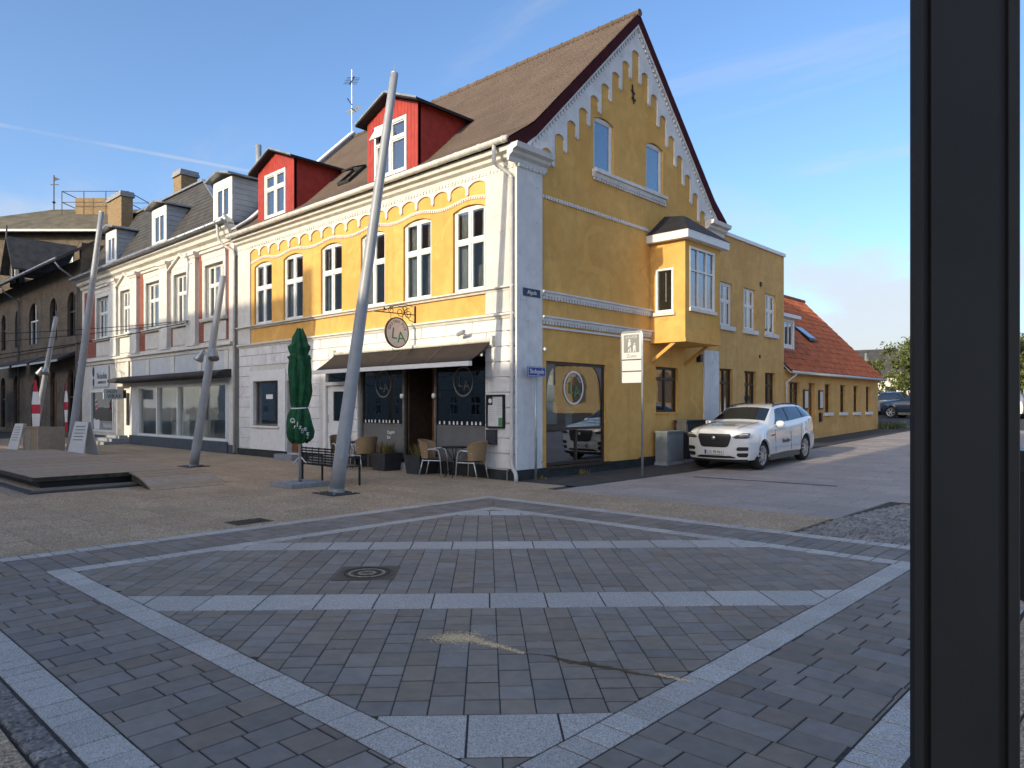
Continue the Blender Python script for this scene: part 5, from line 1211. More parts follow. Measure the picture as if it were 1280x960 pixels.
def make_car(label, loc, rzr, pitch, paint, detail=True, group=None, name='parked_car'):
    t = thing(name, label, 'car', loc, 0, group, local=True); t.rotation_euler = (0, pitch, rzr)
    S = sorted({round(i*.08, 3) for i in range(60)}|{4.73}|{round(sw+d, 4) for sw in (.87, 3.74) for d in [(-.4155+.831*i/20) for i in range(21)]})
    m = MB(); K_ = 12; V_ = []
    for s in S:
        P = ringpts(s); full = [(y, z) for y, z in P]+[(-y, z) for y, z in P[-2::-1]]
        V_ += [(bodyx(s, y, z), y, z) for y, z in full]
    n = 2*K_-1
    F_ = [(i*n+j, (i+1)*n+j, (i+1)*n+j+1, i*n+j+1) for i in range(len(S)-1) for j in range(n-1)]
    m.add(V_, F_)
    # nose and tail caps as bowed strips
    for s, si in ((0, 0), (4.73, 1)):
        P = ringpts(s); m.grid(lambda a, b: (lambda k, f: (lambda y, z: (bodyx(s, y*(2*a-1), z), y*(2*a-1), z))(P[k][0]+(P[min(k+1, 11)][0]-P[k][0])*f, P[k][1]+(P[min(k+1, 11)][1]-P[k][1])*f))(int(b*11-1e-6), b*11-int(b*11-1e-6)), 14, 22)
    bm_ = m.build('body', paint, t); bmx = bmesh.new(); bmx.from_mesh(bm_.data); bmesh.ops.remove_doubles(bmx, verts=bmx.verts, dist=.004); bmesh.ops.recalc_face_normals(bmx, faces=bmx.faces); bmx.to_mesh(bm_.data); bmx.free(); smooth_angle(bm_, 38)
    # underbody and dark sills
    MB().box(-2.25, 2.1, -.72, .72, .22, .62).build('underbody', 'carblack', t)
    for sg in (1, -1):
        MB().box(-.98, .98, sg*.885-.05, sg*.885+.05, .21, .40).build('sill', 'sill', t)
    # glass
    m = MB(); m.grid(lambda a, b: (lambda s: (lambda P: (bodyx(s, 0, 1)+.012, (2*a-1)*(P[8][0]-.035), (P[8][1]+(P[11][1]-P[8][1])*(1-abs(2*a-1)**2.2))+.012))(ringpts(s)))(1.43+.60*b), 14, 8); m.build('windscreen', 'carglass', t, smooth=True)
    for sg in (1, -1):
        m = MB()
        def f(a, b):
            s0, s1 = 1.68+.50*b, 4.50-.38*b; s, y, z = side_pt(s0+(s1-s0)*a, .10+.78*b); return (NX-s, sg*y, z)
        m.grid(f, 26, 4); sg_ = m.build('side_glass', 'carglass', t, smooth=True)
        for s in (2.62, 3.62):
            m = MB(); m.grid(lambda a, b: (lambda q: (NX-q[0], sg*(q[1]+.003), q[2]))(side_pt(s+.07*a+.05*b, .1+.78*b)), 1, 4); m.build('pillar', 'carblack', sg_)
        if detail:
            m = MB(); cx = NX-1.78
            for k in range(1): pass
            m.lathe([(.001, -.10), (.07, -.085), (.095, -.02), (.09, .05), (.05, .085), (.001, .095)], (0, 0, 0), 14); mv = [(cx+.04-z*.0+x*.75, sg*(1.03+y*1.25), 1.15+z*.95) for x, y, z in m.V]; m.V = mv; mi = m.build('door_mirror', paint, t, smooth=True)
            MB().bar((cx-.02, sg*.9, 1.07), (cx, sg*1.0, 1.11), .06, .05).build('mirror_arm', 'carblack', mi)
            for s in (2.55, 3.5): MB().bar((NX-s, sg*.972, .93), (NX-s-.2, sg*.977, .94), .02, .03).build('door_handle', paint, t)
            for s in (1.62, 2.66): 
                q = [side_pt(s, .0, .002)]; m = MB(); m.bar((NX-s, sg*.958, .40), (NX-s, sg*.946, 1.0), .006, .008); m.build('door_gap', 'carblack', t)
            MB().bar((NX-1.35, sg*.97, .86), (NX-1.55, sg*.968, .87), .012, .03).build('side_vent', 'carblack', t)
            # wheel-arch lips
            for sw in (.87, 3.74):
                m = MB(); pts = []
                for i in range(15):
                    a = math.pi*(i/14); d = .405*math.cos(a); s = sw+d; P = ringpts(s); pts.append((NX-s-(bow(P[0][0])+leanz(P[0][1]))*fall(s), sg*(P[0][0]+.008), .365+.405*math.sin(a)))
                m.tube(pts, .02, 6); m.build('arch_lip', 'carblack', t, smooth=True)
    # front face pieces
    def fpatch(rows, mat, nm, off=.012, parent=None, ny=10):
        m = MB(); m.grid(lambda a, b: (lambda r: (lambda y: (NX-bow(y)-leanz(r[0])+off, y, r[0]))(r[1]+(r[2]-r[1])*a))((lambda k, f: tuple(rows[k][q]+(rows[min(k+1, len(rows)-1)][q]-rows[k][q])*f for q in range(3)))(min(int(b*(len(rows)-1)), len(rows)-2), b*(len(rows)-1)-min(int(b*(len(rows)-1)), len(rows)-2))), ny, (len(rows)-1)*2)
        return m.build(nm, mat, parent or t, smooth=True)
    if detail:
        gr = fpatch([(.62, -.30, .30), (.65, -.38, .38), (.75, -.42, .42), (.88, -.46, .46), (.945, -.45, .45), (.965, -.41, .41)], 'carblack', 'grille', .014)
        for k in range(5): fpatch([(.705+.05*k, -.37-.01*k, .37+.01*k), (.717+.05*k, -.37-.01*k, .37+.01*k)], 'charcoal', 'grille_bar', .02, gr)
        e = MB().lathe([(.001, -.012), (.045, -.008), (.05, .004), (.03, .014), (.001, .018)], (0, 0, 0), 18); e.V = [(NX-leanz(.86)+.025+z, x, .86+y) for x, y, z in e.V]; e.build('emblem', 'rim', gr, smooth=True)
        for sg in (1, -1):
            rr = lambda rows: [(z, *(sorted((sg*a, sg*b)))) for z, a, b in rows]
            fpatch(rr([(.845, .56, .82), (.875, .50, .875), (.925, .58, .885), (.985, .72, .88)]), 'lens', 'headlight', .012)
            fpatch(rr([(.535, .60, .83), (.58, .57, .845), (.63, .62, .845)]), 'carblack', 'air_intake', .010); fpatch(rr([(.37, .62, .80), (.42, .57, .83), (.475, .60, .83)]), 'carblack', 'air_intake', .010)
        fpatch([(.335, -.52, .52), (.36, -.55, .55), (.40, -.42, .42)], 'carblack', 'lower_grille', .010)
        fpatch([(.25, -.80, .80), (.31, -.82, .82)], 'carblack', 'bumper_lip', .004)
        px_ = NX-leanz(.49)+.03; pt_ = MB().box(px_-.03, px_, -.26, .26, .44, .55).build('number_plate', 'signwhite', t)
        MB().box(px_+.001, px_+.003, -.26, -.21, .442, .548).build('plate_band', 'signblue', pt_)
        o = text('CG 78 961', .105, 'ink', pt_, (px_+.003, .02, .495), (rad(90), 0, rad(90)), name='plate_number', sx=.92)
        for sg in (1, -1):
            pts = [(bodyx(s_, ringpts(s_)[9][0]*1.02, 1), sg*ringpts(s_)[9][0]*1.02, ringpts(s_)[9][1]+.003) for s_ in [.12+.11*i for i in range(12)]]
            MB().tube(pts, .005, 4, False).build('bonnet_gap', 'charcoal', t)
            pts = [(NX-s_, sg*(ringpts(s_)[8][0]-.02), ringpts(s_)[8][1]+.035) for s_ in [2.2+.2*i for i in range(10)]]
            MB().tube(pts, .016, 6).build('roof_rail', 'carblack', t, smooth=True)
            for s_ in (3.30,): MB().tube([(NX-s_-.06*math.sin(i*.3), sg*(ringpts(s_)[2][0]+.002-.012*(i > 5)), .42+.1*i) for i in range(7)], .004, 4, False).build('door_gap', 'carblack', t)
            MB().tube([(NX-s_, sg*(ringpts(s_)[1][0]+.004), .50+.02*math.sin(s_)) for s_ in [1.4+.2*i for i in range(10)]], .006, 5).build('door_strip', 'sill', t)
            lm = MB(); lm.tube([(NX-bow(sg*y)-leanz(.93)+.018, sg*y, .955-.03*(.86-y)) for y in (.60, .68, .76, .84)], .007, 5); lm.build('lamp_strip', 'lampglow', t)
        # hood and door decals
        dz = lambda s, y: (bodyx(s, y, 1), y, smooth_tab(ZT, s, .05)-.003+.009)
        m = MB()
        for q in range(7):
            y = -.30+.10*q; m.add([dz(.52+.02*math.sin(q*2), y-.05), dz(.50, y+.04), dz(.545, y+.05), dz(.56+.01*q % 3, y-.04)], [(0, 1, 2, 3)])
        m.build('hood_decal', 'ink', t, fix=False); [MB().add([dz(.42, -.38+.085*q), dz(.42, -.32+.085*q), dz(.455, -.32+.085*q), dz(.455, -.38+.085*q)], [(0, 1, 2, 3)]).build('hood_mark', 'signgrey', t, fix=False) for q in range(9)]
        m = MB()
        for q in range(6): 
            xx = .25-.09*q; m.add([(xx, .966, .62+.05*math.sin(q*3)), (xx-.07, .966, .63), (xx-.06, .967, .72+.04*math.cos(q*2)), (xx-.01, .967, .70)], [(0, 1, 2, 3)])
        m.build('door_decal', 'ink', t, fix=False)
        m = MB(); m.lathe([(.001, .10), (.03, .07), (.05, .0)], (-.35, .0, 0), 10, caps=False); m.V = [(x, y+.45, 1.62+z*.9) for x, y, z in m.V]; m.build('roof_antenna', 'carblack', t, smooth=True)
    for sg in (1, -1):
        for wx in (NX-.87, NX-3.74):
            m = MB().lathe([(.24, -.115), (.33, -.122), (.362, -.095), (.370, 0), (.362, .095), (.33, .122), (.24, .115)], n=36, caps=False); m.V = [(wx+x, sg*.80+z, .37+y) for x, y, z in m.V]; w = m.build('wheel', 'rubber', t); smooth_angle(w, 50)
            m = MB().lathe([(.001, .03), (.06, .05), (.07, .02), (.235, .01), (.25, .10), (.262, .112), (.255, .05)], n=36, caps=False); m.V = [(wx+x, sg*(.80+z), .37+y) for x, y, z in m.V]
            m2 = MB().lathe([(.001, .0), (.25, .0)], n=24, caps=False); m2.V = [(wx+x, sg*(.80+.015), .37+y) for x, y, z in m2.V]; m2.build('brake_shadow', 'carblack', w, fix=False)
            m = MB().lathe([(.225, .095), (.25, .118), (.262, .112), (.25, .05)], n=36, caps=False); m.V = [(wx+x, sg*(.80+z), .37+y) for x, y, z in m.V]; r_ = m.build('rim', 'rim', w, smooth=True)
            m = MB()
            for k in range(10 if detail else 6):
                a = 2*math.pi*k/(10 if detail else 6); m.bar((wx+.04*math.cos(a), sg*.90, .37+.04*math.sin(a)), (wx+.24*math.cos(a), sg*.905, .37+.24*math.sin(a)), .028, .04)
            m.tube([(wx, sg*.88, .37), (wx, sg*.918, .37)], .055, 14); m.build('spokes', 'rim', w)
    return t
make_car('white SUV with dark grille and hood decals parked beside the gable', (2.10, 7.60, .085), rad(-90), rad(1.9), 'carwhite')
cz = zg(38)
for x, y, r, p, lb in ((-1.3, 39.5, 172, 'carblue', 'dark blue car in the car park, side on behind the low house'), (-6.0, 41.0, 100, 'carsilver', 'silver car parked by the lamp post beyond the low house'), (-4.2, 45.0, 95, 'carblue', 'dark car parked deeper in the car park under the tree'), (-7.5, 46, 88, 'carwhite', 'white car half hidden behind the low house corner'), (11.5, 37, 90, 'carsilver', 'silver car parked before the yellow brick building'), (3.2, 41, 95, 'carsilver', 'pale car parked behind the dark blue car')):
    make_car(lb, (x, y, zg(y)), rad(r), 0, p, detail=False, group='cars in the car park')

# ================================================================== TREE AND SHRUBS
def tree(name, label, base, h, cr, cz_, nleaf, leaf=.22, mat='leaf'):
    t = thing(name, label, 'tree', base, local=True)
    m = MB(); m.tube([(0, 0, -.1), (.05, 0, h*.25), (-.05, .05, h*.5), (0, 0, h*.75)], [.28, .22, .15, .07], 8)
    limbs = []
    for k in range(9):
        a = k*2.4; z = h*(.3+.05*k); q = (math.cos(a)*cr*.65, math.sin(a)*cr*.65, z+cr*.55); limbs.append(q); m.tube([(0, 0, z), (q[0]*.5, q[1]*.5, z+cr*.2), q], [.1, .06, .025], 6)
    m.build('trunk', 'bark', t, smooth=True)
    cl = [(random.gauss(0, cr*.45), random.gauss(0, cr*.45), cz_+random.uniform(-.8, 1.0)*cr*.75, random.uniform(.16, .42)*cr*.6) for _ in range(90)]
    m = MB()
    for i in range(nleaf):
        c = random.choice(cl); v = Vector((random.gauss(0, 1), random.gauss(0, 1), random.gauss(0, 1))).normalized()*c[3]*random.uniform(.2, 1.25)
        p = Vector(c[:3])+v; a = Vector((random.gauss(0, 1), random.gauss(0, 1), random.gauss(0, 1))).normalized(); b = a.cross(Vector((random.gauss(0, 1), random.gauss(0, 1), random.gauss(0, 1)))).normalized(); s = leaf*random.uniform(.6, 1.2)
        m.add([tuple(p-a*s), tuple(p+b*s*.5), tuple(p+a*s), tuple(p-b*s*.5)], [(0, 1, 2, 3)])
    m.build('crown', mat, t, fix=False)
    return t
tree('broadleaf_tree', 'broad green tree standing over the parked cars', (-3.6, 53.5, zg(53)), 5.2, 3.2, 3.3, 14000, .16)
tree('broadleaf_tree', 'smaller tree beside the yellow brick building', (2.5, 56, zg(56)), 5.0, 2.8, 3.4, 5000, .2)
tree('broadleaf_tree', 'slim young tree at the edge of the car park', (-9.2, 55, zg(55)), 4.5, 1.6, 3.0, 3000, .16)
t = thing('street_lamp', 'slim grey street lamp at the car park behind the low house', 'street lamp', (-2.9, 34, zg(34)), local=True)
MB().tube([(0, 0, 0), (0, 0, 4.1)], .06, 8).build('post', 'galv', t, smooth=True); MB().box(-.5, .15, -.1, .1, 4.1, 4.2).build('lamp_head', 'blackmetal', t)
def tuft(base, n, h, mat, label, nm='weed', spread=.2):
    m = MB()
    for i in range(n):
        x, y = random.gauss(0, spread), random.gauss(0, spread*.6); a = random.uniform(0, 6.3); l = h*random.uniform(.5, 1); w = .012+h*.02
        tip = (x+math.cos(a)*l*.5, y+math.sin(a)*l*.5, l); m.add([(x-w*math.sin(a), y+w*math.cos(a), 0), (x+w*math.sin(a), y-w*math.cos(a), 0), tip], [(0, 1, 2)])
    m.V = [(x+base[0], y+base[1], z+base[2]) for x, y, z in m.V]
    return m.build(nm, mat, fix=False, label=label, cat='weed', loc=base)
tuft((.35, 26.6, zg(26.6)), 240, .5, 'leaf', 'weedy bush at the far corner of the low house', 'bush', .4)
tuft((.14, 2.2, .015), 50, .16, 'leafdry', 'dry weeds at the foot of the gable shop window', spread=.12)
tuft((.16, .55, .015), 40, .10, 'leafdry', 'small weeds beside the downpipe foot', spread=.1)

# ================================================================== LEANING LIGHT MASTS
def mast(base, top, r0, r1, label, lamps=None, plate=True):
    t = thing('light_mast', label, 'mast', base, group=None)
    b = Vector(base); p = Vector(top); d = p-b
    MB().tube([b+d*(i/10) for i in range(11)], [r0+(r1-r0)*i/10 for i in range(11)], 20).build('pole', 'pole', t, smooth=True)
    if plate: MB().flat([(b.x-.36, b.y-.30), (b.x+.36, b.y-.30), (b.x+.36, b.y+.30), (b.x-.36, b.y+.30)], .003, .018).build('base_plate', 'joint', t)
    MB().tube([b+d*.004, b+d*.012], r0*1.12, 20).build('foot_collar', 'galv', t)
    for kk in range(4): MB().tube([b+Vector((.26*(1 if kk % 2 else -1), .21*(1 if kk > 1 else -1), .018)), b+Vector((.26*(1 if kk % 2 else -1), .21*(1 if kk > 1 else -1), .045))], .018, 6).build('anchor_bolt', 'galv', t)
    hc = b+d*(.85/d.z); hn = Vector((.80, -.60, 0)); hs_ = Vector((.60, .80, 0)); ht = d.normalized(); hh = MB(); rr_ = r0+(r1-r0)*.1
    hh.add([tuple(hc+hn*(rr_*.97+.004+o)+hs_*x_+ht*z_) for o in (0, .008) for x_, z_ in ((-.045, -.16), (.045, -.16), (.045, .16), (-.045, .16))], [(0,1,2,3),(7,6,5,4),(0,4,5,1),(1,5,6,2),(2,6,7,3),(3,7,4,0)]); hh.build('access_hatch', 'pole', t)
    e = p+d.normalized()*.02; MB().tube([p, e], r1*.98, 20).build('end_cap', 'galv', t); MB().tube([e, e+Vector((.02, 0, .25))], .006, 5).build('spike', 'galv', t)
    if lamps:
        c = b+d*lamps; 
        for sg in (-1, 1):
            a = c+Vector((sg*.40, -.1, -.02)); s = MB().tube([c, a], .025, 8).build('lamp_arm', 'galv', t)
            h = MB(); ax = Vector((sg*.45, -.25, -.8)).normalized(); h.tube([a-ax*.16, a-ax*.12, a+ax*.16, a+ax*.20], [.03, .05, .135, .14], 14); h.build('lamp_shade', 'zinc', t, smooth=True)
    return t
mast((-.93, -4.13, 0), (-.32, -3.2, 8.21), .142, .075, 'tall leaning grey mast before the pub awning')
mast((-9.26, -3.3, 0), (-8.42, -2.85, 5.28), .128, .082, 'short leaning mast with two spotlights before the art shop', .60)
mast((-17.96, -3.94, 0), (-17.1, -3.2, 8.58), .142, .085, 'tall leaning mast behind the wooden deck near the barber')
mast((-24.3, -3.6, 0), (-23.1, -3.05, 5.36), .125, .08, 'short leaning mast with spotlights behind the planter box', .60, False)
# span wires from the shop house across the street
def wire(a, b, sag, r, label):
    m = MB(); a, b = Vector(a), Vector(b); m.tube([a+(b-a)*(i/16)-Vector((0, 0, sag*4*(i/16)*(1-i/16))) for i in range(17)], r, 5, False)
    return m.build('span_wire', 'black', None, fix=False, label=label, cat='wire', group='wires strung over the street')
wire((-17.0, .0, 5.02), (-28.3, -29.9, 6.0), 1.6, .012, 'upper thin black wire strung from the white shop house over the street')
wire((-17.0, .0, 5.00), (-27.6, -29.9, 5.6), 1.9, .012, 'middle thin black wire strung from the white shop house over the street')
wire((-17.0, .0, 4.98), (-27.0, -29.9, 5.0), 2.4, .017, 'lowest and thickest black wire strung from the white shop house over the street')

# ================================================================== AWNING, HANGING SIGN, MENU CASE
aw_ = thing('pub_awning', 'brown canvas awning with white front bar over the pub entrance', 'awning', (-4, 0, 3.2))
u0, u1 = -7.2, -.78
m = MB(FS); n = 16
for i in range(n):
    a, b = u0+(u1-u0)*i/n, u0+(u1-u0)*(i+1)/n; s1, s2 = (.012 if i % 2 else 0), (.012 if (i+1) % 2 else 0)
    m.grid(lambda s, t: (a+(b-a)*s, .03+.70*t, 3.22-.52*t-.035*math.sin(math.pi*t)), 1, 5)
m.build('canopy_fabric', 'canvas', aw_, fix=False); 
for i in (4, 8, 12): MB(FS).bar((u0+(u1-u0)*i/16, .04, 3.222), (u0+(u1-u0)*i/16, .72, 2.71), .012, .006).build('seam', 'sill', aw_)
MB(FS).box(u0-.05, u1+.05, .70, .80, 2.60, 2.705).build('front_bar', 'frame', aw_)
MB(FS).tube([(u0-.05, .05, 3.22), (u1+.1, .05, 3.22)], .055, 10).build('roller', 'gutter', aw_, smooth=True)
for u in (u0+.3, -4.0, u1-.3): MB(FS).bar((u, .03, 2.95), (u+.35, .40, 2.85), .04).build('arm', 'frame', aw_); 
for u in (u0-.02, u1+.08): MB(FS).box(u-.04, u+.04, .026, .12, 3.1, 3.32).build('bracket', 'gutter', aw_)
hs = thing('hanging_sign', 'round pub sign hanging from a scrolled iron bracket', 'sign', (-3.57, 0, 3.9))
m = MB(); X = -3.57
m.tube([(X, -.02, 4.28), (X, -.02, 3.78)], .022, 8); m.tube([(X, 0, 4.05), (X, -1.3, 4.03)], .014, 6); m.lathe([(.001, -.03), (.03, 0), (.001, .03)], (X, -1.0, 4.13), 8)
def spiral(cy, cz, r, a0, turns, n=22): return [(X, cy+r*(1-.75*i/n)*math.cos(a0+turns*2*math.pi*i/n), cz+r*(1-.75*i/n)*math.sin(a0+turns*2*math.pi*i/n)) for i in range(n+1)]
for cy, cz, r, a0, tt in ((-.24, 4.06, .14, 1.2, 1.5), (-.50, 4.08, .15, 2.0, -1.5), (-.78, 4.10, .10, 1.0, 1.4), (-.36, 4.17, .10, 4, 1.3)): m.tube(spiral(cy, cz, r, a0, tt), .010, 5)
m.tube([(X, -.1, 4.26), (X, -.35, 4.3), (X, -.7, 4.22), (X, -1.05, 4.05)], .010, 5); m.tube([(X, -.02, 3.85), (X, -.2, 3.9), (X, -.3, 4.02)], .010, 5)
m.build('bracket', 'iron', hs)
for y in (-.42, -.80): MB().tube([(X, y, 4.03), (X, y, 3.85)], .008, 5).build('hanger', 'iron', hs)
FH = FGo(X); cyy, czz = -.61, 3.55
dsc = MB(FH).prism([(cyy+.355*math.cos(2*math.pi*i/40), czz+.375*math.sin(2*math.pi*i/40)) for i in range(40)], -.02, .02).build('sign_disc', 'pinkish', hs)
ringm(FH, cyy, czz, .37, .345, -.03, .03, 1.055).build('rim', 'iron', hs)
text('L', .40, 'signgreen', hs, (X+.022, cyy-.09, czz-.04), (rad(90), rad(7), rad(90))); text('A', .40, 'signgreen', hs, (X+.022, cyy+.12, czz-.12), (rad(90), rad(-8), rad(90)))
for i, chx in enumerate('GASTRO PUB'):
    if chx != ' ':
        w_ = rad(160-140*i/9); text(chx, .10, 'ink', hs, (X+.022, cyy+.265*math.cos(w_), czz+.28*math.sin(w_)), (rad(90), -w_+rad(90), rad(90)), name='letter')
MB(FH).tube([(-.75, 0, 3.15), (-.7, 0, 3.08), (-.5, 0, 3.1)], .008, 5).build('scroll', 'iron', hs)
t = thing('wall_light', 'small metal wall fixture above the pub awning', 'wall light', (-1.55, 0, 3.42)); MB(FS).bar((-1.75, .02, 3.45), (-1.6, .22, 3.42), .03).build('arm', 'blackmetal', t); MB(FS).bar((-1.75, .2, 3.4), (-1.45, .26, 3.46), .07).build('housing', 'galv', t)
mc = thing('menu_case', 'black framed menu case with green corner on the white pillar', 'menu case', (-.6, 0, 1.2))
MB(FS).wall(-.90, -.33, 1.18, 1.95, .029, .09, [(-.86, -.37, 1.22, 1.91)]).build('frame', 'black', mc); MB(FS).box(-.86, -.37, .03, .06, 1.22, 1.91).build('menu_sheet', 'signwhite', mc)
MB(FS).box(-.86, -.71, .061, .064, 1.71, 1.91).build('menu_logo', 'ink', mc); ringm(FS, -.785, 1.81, .055, .001, .0645, .067).build('logo_disc', 'whiteprint', mc); MB(FS).box(-.52, -.38, .061, .064, 1.23, 1.42).build('green_notice', 'signgreen', mc)
for k in range(11): MB(FS).box(-.82 if k > 3 else -.69, -.64 if k > 3 else -.58, .061, .0625, 1.86-.05*k, 1.865-.05*k).build('text_line', 'signgrey', mc); MB(FS).box(-.57, -.41, .061, .0625, 1.84-.035*k, 1.845-.035*k).build('text_line', 'signgrey', mc)
bx = thing('ash_box', 'grey metal ash box on the white pillar under the menu case', 'ash box', (-.7, 0, .8)); MB(FS).box(-.87, -.58, .03, .12, .80, 1.12).build('body', 'charcoal', bx); MB(FS).box(-.88, -.57, .029, .135, 1.122, 1.14).build('lid', 'charcoal', bx)
for u in (-.80, -.66): MB(FS).lathe([(.001, 0), (.018, 0), (.018, .0)], (u, .122, 1.04), 8).build('slot', 'black', bx, fix=False)
bp = thing('street_name_plate', 'old dark blue enamel street plate on the corner pilaster', 'street sign', (.05, .45, 4.3)); MB(FG).box(.15, .74, .051, .065, 4.20, 4.38).build('plate', 'darkblue', bp)
text('Algade', .13, 'whiteprint', bp, (.067, .45, 4.29), RG, sx=.9)
t = thing('wall_spotlight', 'small round white lamp on the gable beside the corner pilaster', 'lamp', (.05, .88, 3.05)); MB().lathe([(.001, -.05), (.04, -.02), (.045, .02), (.001, .05)], (.06, .90, 3.02), 10).build('globe', 'lampglow', t, smooth=True); MB().box(0, .03, .88, .92, 3.0, 3.05).build('mount', 'frame', t)

# ================================================================== SIGNS ON POSTS
t = thing('street_sign', 'blue Skolegade street name sign on a slim post at the corner', 'street sign', (.22, .40, 0))
MB().tube([(.22, .40, 0), (.22, .40, 2.45)], .028, 10).build('post', 'galv', t, smooth=True)
MB(FGo(.22)).box(.08, .70, .03, .045, 2.36, 2.58).build('plate', 'signblue', t); text('Skolegade', .15, 'whiteprint', t, (.268, .39, 2.47), RG, sx=.82)
MB(FGo(.22)).wall(.09, .69, 2.37, 2.57, .0455, .047, [(.10, .68, 2.38, 2.56)]).build('border', 'whiteprint', t)
t = thing('zone_sign', 'grey and white pedestrian zone sign with two blank plates on a tubular post', 'sign', (1.57, 2.72, 0))
m = MB(); yz = 2.72; m.tube([(1.57, yz, 0), (1.57, yz, 3.42), (1.555, yz, 3.46), (1.52, yz, 3.475), (1.03, yz, 3.475), (.995, yz, 3.46), (.98, yz, 3.42), (.98, yz, 2.25)], .030, 10); m.build('post', 'galv', t, smooth=True)
T = FSo(2.72); cz0 = 1.275
pz = MB(T).box(1.0, 1.55, .0, .02, 2.82, 3.45).build('zone_panel', 'signwhite', t)
MB(T).box(1.055, 1.495, .0205, .024, 2.98, 3.41).build('panel_field', 'signgrey', t)
text('GÅGADE', .085, 'signwhite', t, (cz0, 2.72-.026, 3.355), RS, sx=.95); text('Zone', .13, 'signgrey', t, (cz0, 2.72-.022, 2.895), RS)
m = MB(T)
for cx_, h_ in ((1.22, .28), (1.36, .19)):
    m.prism([(cx_+.026*math.cos(a), 3.0+h_+.026*math.sin(a)) for a in [2*math.pi*i/10 for i in range(10)]], .0245, .027); m.prism([(cx_-.045, 3.0+h_*.45), (cx_+.045, 3.0+h_*.45), (cx_+.03, 3.0+h_-.035), (cx_-.03, 3.0+h_-.035)], .0245, .027); m.prism([(cx_-.045, 2.99), (cx_-.015, 2.99), (cx_+.01, 3.0+h_*.45), (cx_-.03, 3.0+h_*.45)], .0245, .027); m.prism([(cx_+.025, 2.99), (cx_+.05, 2.99), (cx_+.03, 3.0+h_*.45), (cx_+.0, 3.0+h_*.45)], .0245, .0265)
m.build('pedestrian_symbol', 'signwhite', t); MB(T).prism([(1.07, 3.0), (1.11, 2.99), (1.485, 3.31), (1.46, 3.345)], .0275, .029).build('end_bar', 'signgrey', t)
for a, b in ((2.54, 2.79), (2.25, 2.51)): MB(T).box(1.0, 1.55, .0, .018, a, b).build('blank_plate', 'signwhite', t)

# ================================================================== UTILITY CABINETS
def cabinet(x0, x1, y0, y1, h, mat, label):
    t = thing('utility_cabinet', label, 'cabinet', ((x0+x1)/2, (y0+y1)/2, zg(y0)), group=None); z = zg(y0)
    MB().box(x0, x1, y0, y1, z, z+.1).build('base', 'concrete', t); b = MB().box(x0+.02, x1-.02, y0+.02, y1-.02, z+.1, z+h).build('body', mat, t); MB().box(x0-.01, x1+.01, y0-.01, y1+.01, z+h+.001, z+h+.05).build('lid', mat, t)
    MB().box(x1-.019, x1-.005, y0+.06, (y0+y1)/2-.01, z+.16, z+h-.06).build('door', mat, t); MB().box(x1-.019, x1-.005, (y0+y1)/2+.01, y1-.06, z+.16, z+h-.06).build('door', mat, t)
cabinet(.12, .50, 5.45, 6.45, .93, 'worn_cab', 'worn grey utility cabinet with peeling paint against the gable') if 'worn_cab' in M else None
M['worn_cab'] = plaster('peeling_grey_paint', (.24, .265, .275), (.16, .18, .19), .2, .4, (.50, .50, .47))
cabinet(.10, .52, 5.62, 6.55, .92, 'worn_cab', 'worn grey utility cabinet with peeling paint against the gable')
cabinet(.08, .50, 6.72, 8.1, 1.18, 'charcoal', 'taller black utility cabinet behind the grey one by the car')

# ================================================================== PARASOL, BENCH, CHAIRS, TABLES, PLANTERS
pc = Vector((-2.70, -3.86, 0))
t = thing('parasol', 'closed green parasol tied with white band on a slab base', 'parasol', pc, local=True)
MB().flat([(-.45, -.45), (.45, -.45), (.45, .45), (-.45, .45)], 0.003, .06).build('base_slab', 'concrete', t)
m = MB()
for a, b in ((-.44, -.02), (.02, .44)):
    for c, d in ((-.44, -.02), (.02, .44)): m.box(a, b, c, d, .061, .085)
m.build('base_tiles', 'concrete', t)
MB().tube([(0, 0, .06), (0, 0, 3.2)], .032, 10).build('pole', 'alu', t, smooth=True)
m = MB()
for a in (.5, 2.6, 4.7): m.tube([(0, 0, .62), (.05*math.cos(a), .05*math.sin(a), .58), (.15*math.cos(a), .15*math.sin(a), .48)], .012, 6)
m.build('crank', 'alu', t)
def canopy(a, b):
    zz = [(.92, .22), (1.0, .30), (1.15, .33), (1.32, .30), (1.5, .26), (1.62, .20), (1.66, .185), (1.72, .21), (2.0, .27), (2.4, .27), (2.65, .25), (2.72, .28), (2.74, .20), (2.95, .26), (3.0, .19), (3.15, .17), (3.3, .08)]
    z = .92+2.40*b; r = lerp_tab(zz, z); th = 2*math.pi*a
    f = 1+.16*math.sin(8*th+2.2*math.sin(z*2.1))+.10*math.sin(5*th+z*4)+.05*math.sin(17*th-z*7)
    return (.80*r*f*math.cos(th), .80*r*f*math.sin(th)*.95, z+.03*math.sin(3*th)*(1 if z > 2.6 or z < 1.1 else .2))
m = MB(); m.grid(canopy, 72, 64); cn_ = m.build('canopy', 'green', t, fix=False, smooth=True)
m = MB(); m.V = []; m.tube([(.88*.20*math.cos(a), .88*.19*math.sin(a), 1.645+.01*math.sin(a)) for a in [2*math.pi*i/24 for i in range(25)]], .016, 6); m.build('tie_band', 'whiteprint', t)
